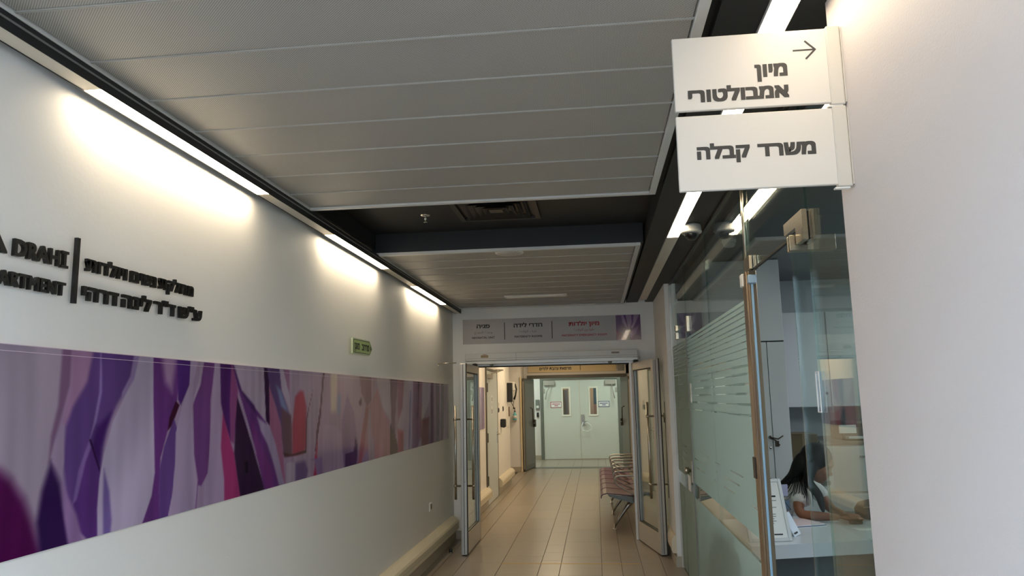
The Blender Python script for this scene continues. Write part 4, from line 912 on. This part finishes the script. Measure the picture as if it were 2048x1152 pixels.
# desk: front edge runs oblique to the hallway
ax = Vector((.963, .27, 0)).normalized(); ay = Vector((-ax.y, ax.x, 0)); o0 = Vector((.835, 4.435, 0)); ang = math.atan2(ax.y, ax.x)
t = thing('desk', o0, 'white reception desk with thick edge behind the glass', 'desk', rz=ang, local=True)
part('desktop', MB().prism([(0, .0), (1.9, 0), (1.9, .90), (.25, .90)], 'xy', .685, .76), mat('desk_white', (200, 206, 212), .3), t)
part('modesty_panel', B(.10, 1.8, .28, .30, .05, .685), mat('desk_panel', (120, 124, 128), .5), t)
part('leg', B(1.76, 1.80, .05, .85, 0, .685), MATS['desk_panel'], t); part('leg', B(.20, .24, .30, .78, 0, .685), MATS['desk_panel'], t)
def D(a, b, z=.76): return o0+ax*a+ay*b+Vector((0, 0, z))
# poster stand: leaning white frame
c = D(.18, .10)
t = thing('poster_stand', c, 'white A-frame notice stand with printed sheet on the desk by the steel post', 'stand', rz=ang-.12, local=True)
tilt = Matrix.Rotation(math.radians(-20), 4, 'X')
def tb(*a, **k): return MB().box(*a, rot=tilt, **k)
fr = MB().box(-.135, -.115, -.006, .006, 0, .36, bev=.002, rot=tilt).box(.098, .118, -.006, .006, 0, .36, bev=.002, rot=tilt).box(-.115, .098, -.006, .006, 0, .020, bev=.002, rot=tilt).box(-.115, .098, -.006, .006, .34, .36, bev=.002, rot=tilt)
part('frame', fr, lam_m, t); part('sheet', tb(-.115, .098, -.001, .003, .020, .34), paper_m, t)
ln = MB(); rn = random.Random(3)
for k in range(11): ln.box(-.07, .02+rn.uniform(0, .05), -.0018, -.001, .10+k*.013, .104+k*.013, rot=tilt)
part('print_line', ln, grey_m, t, 'stuff'); part('print_mark', MB().box(-.08, .07, -.0018, -.001, .252, .262, rot=tilt), dark_m, t); part('print_mark', MB().box(-.07, .0, -.0018, -.001, .268, .305, rot=tilt), mat('lime', (130, 160, 70), .6), t); part('print_mark', MB().box(.02, .07, -.0018, -.001, .035, .043, rot=tilt), blk_m, t)
part('back_leg', MB().box(-.03, .03, .10, .106, 0, .30, rot=Matrix.Translation((0, .11, 0)) @ Matrix.Rotation(math.radians(18), 4, 'X')), lam_m, t)
# brochure holder
c = D(.45, .47)
t = thing('brochure_holder', c, 'clear two-tier brochure holder with lilac leaflets on the desk', 'holder', rz=ang, local=True)
mb = MB()
for k, z in enumerate((.02, .11, .19)): mb.box(-.05, .06, -.03+k*.02, -.027+k*.02, z, z+.07).box(-.05, -.047, -.03+k*.02, .03, z, z+.07).box(.057, .06, -.03+k*.02, .03, z, z+.07)
part('pocket', mb, acrylic_m, t); part('spine', B(-.01, .02, .03, .045, 0, .26, bev=.002), blk_m, t); part('base', B(-.05, .06, -.04, .05, 0, .008, bev=.002), acrylic_m, t)
tag(part('leaflet', MB().box(-.044, .054, -.0, .012, .20, .27), mat('lilac_paper', (160, 160, 188), .7), t))
part('leaflet', MB().box(-.044, .054, -.005, .012, .12, .17), mat('blue_print', (110, 135, 150), .6), t)
# leaning white phone / card
c = D(.41, .22)
t = thing('display_card', c, 'small white card propped on a stand beside the brochure holder', 'card', rz=ang+.3, local=True)
tilt2 = Matrix.Rotation(math.radians(-22), 4, 'X') @ Matrix.Rotation(math.radians(-14), 4, 'Y')
part('card', MB().box(-.03, .03, -.003, .003, .004, .145, bev=.001, rot=tilt2), mat('pale_blue_card', (215, 225, 238), .5), t)
part('card_mark', MB().box(-.022, .01, -.0036, -.003, .016, .026, rot=tilt2), blk_m, t); part('stay', MB().tube([(-.01, .03, .15), (-.03, .06, .20), (-.04, .08, .12), (0, .09, 0)], .003, 6), MATS['dark_steel'], t)
# papers
c = D(.60, .56)
t = thing('paper_stack', c, 'short stack of white and blue edged papers in front of the woman', 'papers', rz=ang+.12, local=True)
for k, m in enumerate((paper_m, mat('blue_folder', (80, 100, 150), .5), paper_m, mat('pink_paper', (215, 195, 200), .7))): part('sheet', B(-.16+.004*k, .15-.006*k, -.10, .13, .001+k*.005, .005+k*.005), m, t)
c = D(.98, .30)
solo('card_slip', MB().box(c.x-.13, c.x+.10, c.y-.03, c.y+.04, .7605, .7625, rot=Matrix.Translation(c) @ Matrix.Rotation(.25, 4, 'Z') @ Matrix.Translation(-c)), paper_m, 'flat white slip of paper on the right part of the desk', 'paper')
c = D(1.24, .40)+Vector((0, 0, .019))
t = thing('plastic_pouch', c, 'clear plastic pouch with papers on the desk by the grey pouch', 'pouch', rz=.1, local=True)
part('film', MB().box(-.14, .16, -.08, .09, .0, .02, bev=.006, rot=Matrix.Rotation(.12, 4, 'Y')), mat('cloudy_plastic', (170, 168, 160), .25), t); part('slip', MB().box(-.08, .10, -.05, .05, .021, .024, rot=Matrix.Rotation(.12, 4, 'Y')), paper_m, t)
c = D(1.24, .68)
t = thing('grey_pouch', c, 'dark grey soft pouch lying on the desk right of the woman', 'pouch', rz=ang, local=True)
part('body', MB().lathe((0, 0, 0), [(.09, 0), (.12, .02), (.125, .06), (.10, .10), (.04, .12)], 20), mat('dark_fabric', (62, 64, 70), .8), t); part('zip', MB().tube([(-.12, -.06, .08), (0, -.11, .095), (.11, -.08, .09)], .005, 6), steel_m, t)
t = thing('office_chair', (1.22, 6.0, 0), 'black office chair with low back behind the seated woman', 'chair')
def shell(cx, cy, cz, sx, sy, sz, n=16):
    bm = bmesh.new(); bmesh.ops.create_uvsphere(bm, u_segments=n, v_segments=n//2, radius=1); V = [(cx+v.co.x*sx, cy+v.co.y*sy, cz+v.co.z*sz) for v in bm.verts]; bm.verts.index_update(); F = [[v.index for v in q.verts] for q in bm.faces]; bm.free(); return MB().add(V, F, 0, True)
part('backrest', shell(1.21, 6.02, .80, .19, .05, .20), mat('black_fabric', (26, 26, 30), .8), t); part('seat', shell(1.38, 5.86, .40, .25, .24, .045), MATS['black_fabric'], t)
part('column', MB().lathe((1.38, 5.86, .08), [(.03, 0), (.03, .32)], 14), MATS['dark_steel'], t); part('back_stem', MB().tube([(1.32, 5.95, .42), (1.24, 6.05, .50), (1.22, 6.07, .72)], .02, 8), blk_m, t)
mb = MB()
for k in range(5): a = k*2*math.pi/5; mb.tube([(1.38, 5.86, .10), (1.38+.27*math.cos(a), 5.86+.27*math.sin(a), .07)], [.03, .018], 8).lathe((1.38+.27*math.cos(a), 5.86+.27*math.sin(a), 0), [(.02, 0), (.028, .02), (.02, .06)], 10)
part('star_base', mb, blk_m, t)

# ================= the woman =================
def evalmesh(o):
    dg = bpy.context.evaluated_depsgraph_get(); dg.update(); me = bpy.data.meshes.new_from_object(o.evaluated_get(dg)); return me
def skin(chains, sub=1):
    """chains: list of point lists [(x,y,z,r)...]; returns merged verts/faces"""
    out = MB()
    for ch in chains:
        me = bpy.data.meshes.new('s'); me.from_pydata([p[:3] for p in ch], [(i, i+1) for i in range(len(ch)-1)], [])
        bm = bmesh.new(); bm.from_mesh(me); L = bm.verts.layers.skin.verify(); bm.verts.ensure_lookup_table()
        for v, p in zip(bm.verts, ch): v[L].radius = (p[3], p[4] if len(p) > 4 else p[3])
        bm.verts[0][L].use_root = True; bm.to_mesh(me); bm.free()
        o = bpy.data.objects.new('s', me); COL.objects.link(o); o.modifiers.new('k', 'SKIN').use_smooth_shade = True
        q = o.modifiers.new('u', 'SUBSURF'); q.levels = sub; q.render_levels = sub
        m2 = evalmesh(o); out.add([v.co[:] for v in m2.vertices], [tuple(p.vertices) for p in m2.polygons], 0, True)
        bpy.data.objects.remove(o); bpy.data.meshes.remove(m2)
    return out
def ell(mb, c, s, rot=None, n=16):
    bm = bmesh.new(); bmesh.ops.create_uvsphere(bm, u_segments=n, v_segments=n//2+2, radius=1)
    bm.transform(Matrix.Translation(c) @ (rot or Matrix()) @ Matrix.Diagonal((*s, 1))); bm.verts.index_update()
    mb.add([v.co[:] for v in bm.verts], [[v.index for v in q.verts] for q in bm.faces], 0, True); bm.free(); return mb
def fuse(mb, vox, smooth=4):
    me = mb.mesh('f', skin_m); o = bpy.data.objects.new('f', me); COL.objects.link(o)
    m = o.modifiers.new('r', 'REMESH'); m.mode = 'VOXEL'; m.voxel_size = vox; m.use_smooth_shade = True
    s = o.modifiers.new('s', 'SMOOTH'); s.iterations = smooth; s.factor = .5
    m2 = evalmesh(o); bpy.data.objects.remove(o); return m2
skin_m = mat('skin', (132, 84, 62), .5, spec=.4); hair_m = mat('black_hair', (13, 12, 14), .55, noise=((90, 90, 6), .5), spec=.25); shirt_m = mat('white_shirt', (205, 202, 200), .8)
HC = Vector((1.478, 5.36, 1.125))      # head centre
fwd = Vector((.80, -.42, -.42)).normalized(); side = fwd.cross(Vector((0, 0, 1))).normalized(); hup = side.cross(fwd).normalized()
def H(a, b, c): return HC+fwd*a+side*b+hup*c     # a forward, b to her right, c up
Rh = Matrix((fwd, side, hup)).transposed().to_4x4()
person = thing('person', (1.36, 5.84, .47), 'seated woman with long black hair in a white shirt leaning over the desk', 'person')
body = MB()
ell(body, H(0, 0, .02), (.092, .074, .098), Rh, 24); ell(body, H(.035, 0, -.045), (.062, .055, .068), Rh, 20); ell(body, H(.055, 0, -.092), (.026, .028, .022), Rh)
ell(body, H(.100, 0, -.022), (.018, .013, .015), Rh); ell(body, H(.090, 0, .002), (.010, .009, .028), Rh); ell(body, H(.088, 0, -.062), (.014, .024, .008), Rh); ell(body, H(.082, 0, .034), (.016, .052, .010), Rh)
for q in (-1, 1): ell(body, H(-.005, q*.074, -.01), (.018, .008, .028), Rh); ell(body, H(.066, q*.04, -.025), (.024, .02, .022), Rh)
body.add(*[(m_.v, m_.f) for m_ in [skin([[(*H(-.01, 0, -.05), .052), (*(HC+Vector((-.07, .10, -.12))), .052), (1.32, 5.55, .93, .09, .08), (1.27, 5.68, .80, .125, .10), (1.27, 5.78, .66, .125, .10), (1.31, 5.84, .57, .14, .11)]], 2)]][0])
SH_N = Vector((1.375, 5.42, .955)); SH_F = Vector((1.50, 5.66, .955))
armsN = [(*SH_N, .052), (1.345, 5.37, .89, .046), (1.325, 5.33, .82, .040), (1.345, 5.31, .797, .037), (1.43, 5.27, .797, .036), (1.52, 5.235, .796, .027), (1.56, 5.22, .795, .024)]
armsF = [(*SH_F, .050), (1.56, 5.60, .88, .044), (1.59, 5.53, .81, .038), (1.60, 5.46, .80, .034), (1.62, 5.39, .797, .026), (1.625, 5.36, .796, .024)]
chains = [[(1.33, 5.54, .95, .06), (*SH_N, .055)], [(1.33, 5.54, .95, .06), (*SH_F, .055)], armsN, armsF]
for hp, d in ((Vector((1.56, 5.22, .795)), Vector((.90, -.43, 0)).normalized()), (Vector((1.625, 5.36, .796)), Vector((.35, -.94, 0)).normalized())):
    sx = Vector((-d.y, d.x, 0))
    ell(body, hp+d*.045, (.045, .036, .015), Matrix((d, sx, Vector((0, 0, 1)))).transposed().to_4x4())
    for k, ln_ in enumerate((.060, .070, .066, .050)):
        b0 = hp+d*.075+sx*(.027-.018*k); chains.append([(*b0, .0095), (*(b0+d*ln_*.5+Vector((0, 0, .008))), .0088), (*(b0+d*ln_+Vector((0, 0, -.006))), .0078)])
    b0 = hp+d*.02+sx*.032; chains.append([(*b0, .011), (*(b0+d*.03+sx*.02), .010), (*(b0+d*.06+sx*.022-Vector((0, 0, .004))), .009)])
for q in (-1, 1):
    hx = Vector((1.33, 5.80+q*.09, .565)); kn = Vector((1.70, 5.62+q*.10, .54)) if q > 0 else Vector((1.66, 5.60, .54))
    an = Vector((kn.x-.02, kn.y-.02, .09)); chains.append([(*hx, .085), (*((hx+kn)/2), .07), (*kn, .055), (*((kn+an)/2), .048), (*an, .036), (an.x+.04, an.y-.01, .045, .036), (an.x+.15, an.y-.05, .030, .028)])
sk = skin(chains, 1); body.add(sk.v, sk.f, 0, True)
bme = fuse(body, .0065, 3); bme.materials.clear(); bme.materials.append(skin_m); bo = link('body', bme, person)
# shirt: torso and short sleeves
sh = MB(); s1_ = skin([[(HC.x-.085, 5.475, .985, .062), (1.32, 5.55, .93, .118, .10), (1.26, 5.67, .81, .148, .125), (1.26, 5.77, .66, .15, .122), (1.30, 5.83, .60, .158, .13)],
    [(1.32, 5.53, .94, .085), (*(SH_N+Vector((0, 0, .0))), .080), (1.362, 5.375, .90, .076), (1.35, 5.345, .852, .070)], [(1.38, 5.54, .94, .075), (*SH_F, .068), (1.55, 5.61, .90, .062), (1.575, 5.57, .855, .058)]], 2)
sh.add(s1_.v, s1_.f, 0, True); sme = fuse(sh, .012, 3); sme.materials.clear(); sme.materials.append(mat('white_shirt2', (205, 202, 198), .8, bump=(9, .6, .05))); link('shirt', sme, person)
tr = skin([[(1.31, 5.78, .60, .155, .11), (1.33, 5.82, .57, .15, .10)], [(1.33, 5.73, .565, .09), (1.50, 5.66, .56, .082), (1.66, 5.60, .54, .068), (1.64, 5.58, .29, .060), (1.64, 5.58, .12, .052)], [(1.33, 5.89, .565, .09), (1.52, 5.80, .56, .082), (1.70, 5.72, .54, .068), (1.68, 5.70, .29, .060), (1.68, 5.70, .12, .052)]], 1)
tme = fuse(tr, .014, 2); tme.materials.clear(); tme.materials.append(mat('dark_trousers', (40, 42, 52), .8)); link('trousers', tme, person)
# hair: cap, long fall down the back, loose strands over the shoulder
hr = MB(); ell(hr, H(-.022, 0, .036), (.106, .094, .104), Rh, 24); ell(hr, H(-.06, 0, -.03), (.07, .09, .10), Rh, 20)
hs = skin([[(*H(-.06, .03, .04), .07), (*H(-.09, .02, -.04), .07), (1.35, 5.42, 1.04, .055), (1.275, 5.46, .985, .030), (1.215, 5.52, .935, .018), (1.18, 5.55, .90, .009)],
    [(*H(-.03, .06, .03), .05), (*H(-.01, .085, -.04), .042), (*H(.0, .09, -.12), .036), (1.455, 5.285, .93, .03), (1.462, 5.26, .86, .022), (1.465, 5.25, .82, .010)],
    [(*H(-.03, -.06, .03), .05), (*H(-.01, -.085, -.04), .04), (*H(-.02, -.08, -.10), .025)]], 2)
hr.add(hs.v, hs.f, 0, True); hme = fuse(hr, .008, 2); hme.materials.clear(); hme.materials.append(hair_m); link('hair', hme, person)
st_ = MB(); rn = random.Random(8)
for k in range(20):
    q = k/19; a = Vector((1.39-.06*q, 5.36+.04*q, 1.06-.03*q))
    e = Vector((1.42-.23*q+rn.uniform(-.01, .01), 5.30+.16*q, .885-.03*rn.random()+.03*q))
    mid = a*.55+e*.45+Vector((rn.uniform(-.012, .012), -.055, .035)); m3 = mid*.45+e*.55+Vector((rn.uniform(-.01, .01), -.025, rn.uniform(-.005, .015)))
    w_ = rn.uniform(.5, 1.0); st_.tube([a, mid, m3, e], [.0055*w_, .0045*w_, .0032*w_, .001], 6)
part('hair_strand', st_, hair_m, person, 'stuff')
for q in (-1, 1): e = MB(); ell(e, H(.083, q*.031, .012), (.010, .013, .009), Rh, 12); part('eye', e, mat('eye', (30, 22, 20), .2), person)
e = MB(); ell(e, H(.096, 0, -.059), (.007, .021, .0045), Rh, 12); ell(e, H(.095, 0, -.068), (.007, .018, .005), Rh, 12); part('lips', e, mat('lips', (120, 62, 58), .4), person)
e = MB()
for q in (-1, 1): ell(e, H(.088, q*.033, .032), (.006, .017, .0035), Rh, 10)
part('eyebrow', e, hair_m, person)
solo('phone', MB().box(1.60, 1.68, 5.16, 5.19, .762, .79, bev=.004), blk_m, 'dark phone by the hands of the seated woman', 'phone')
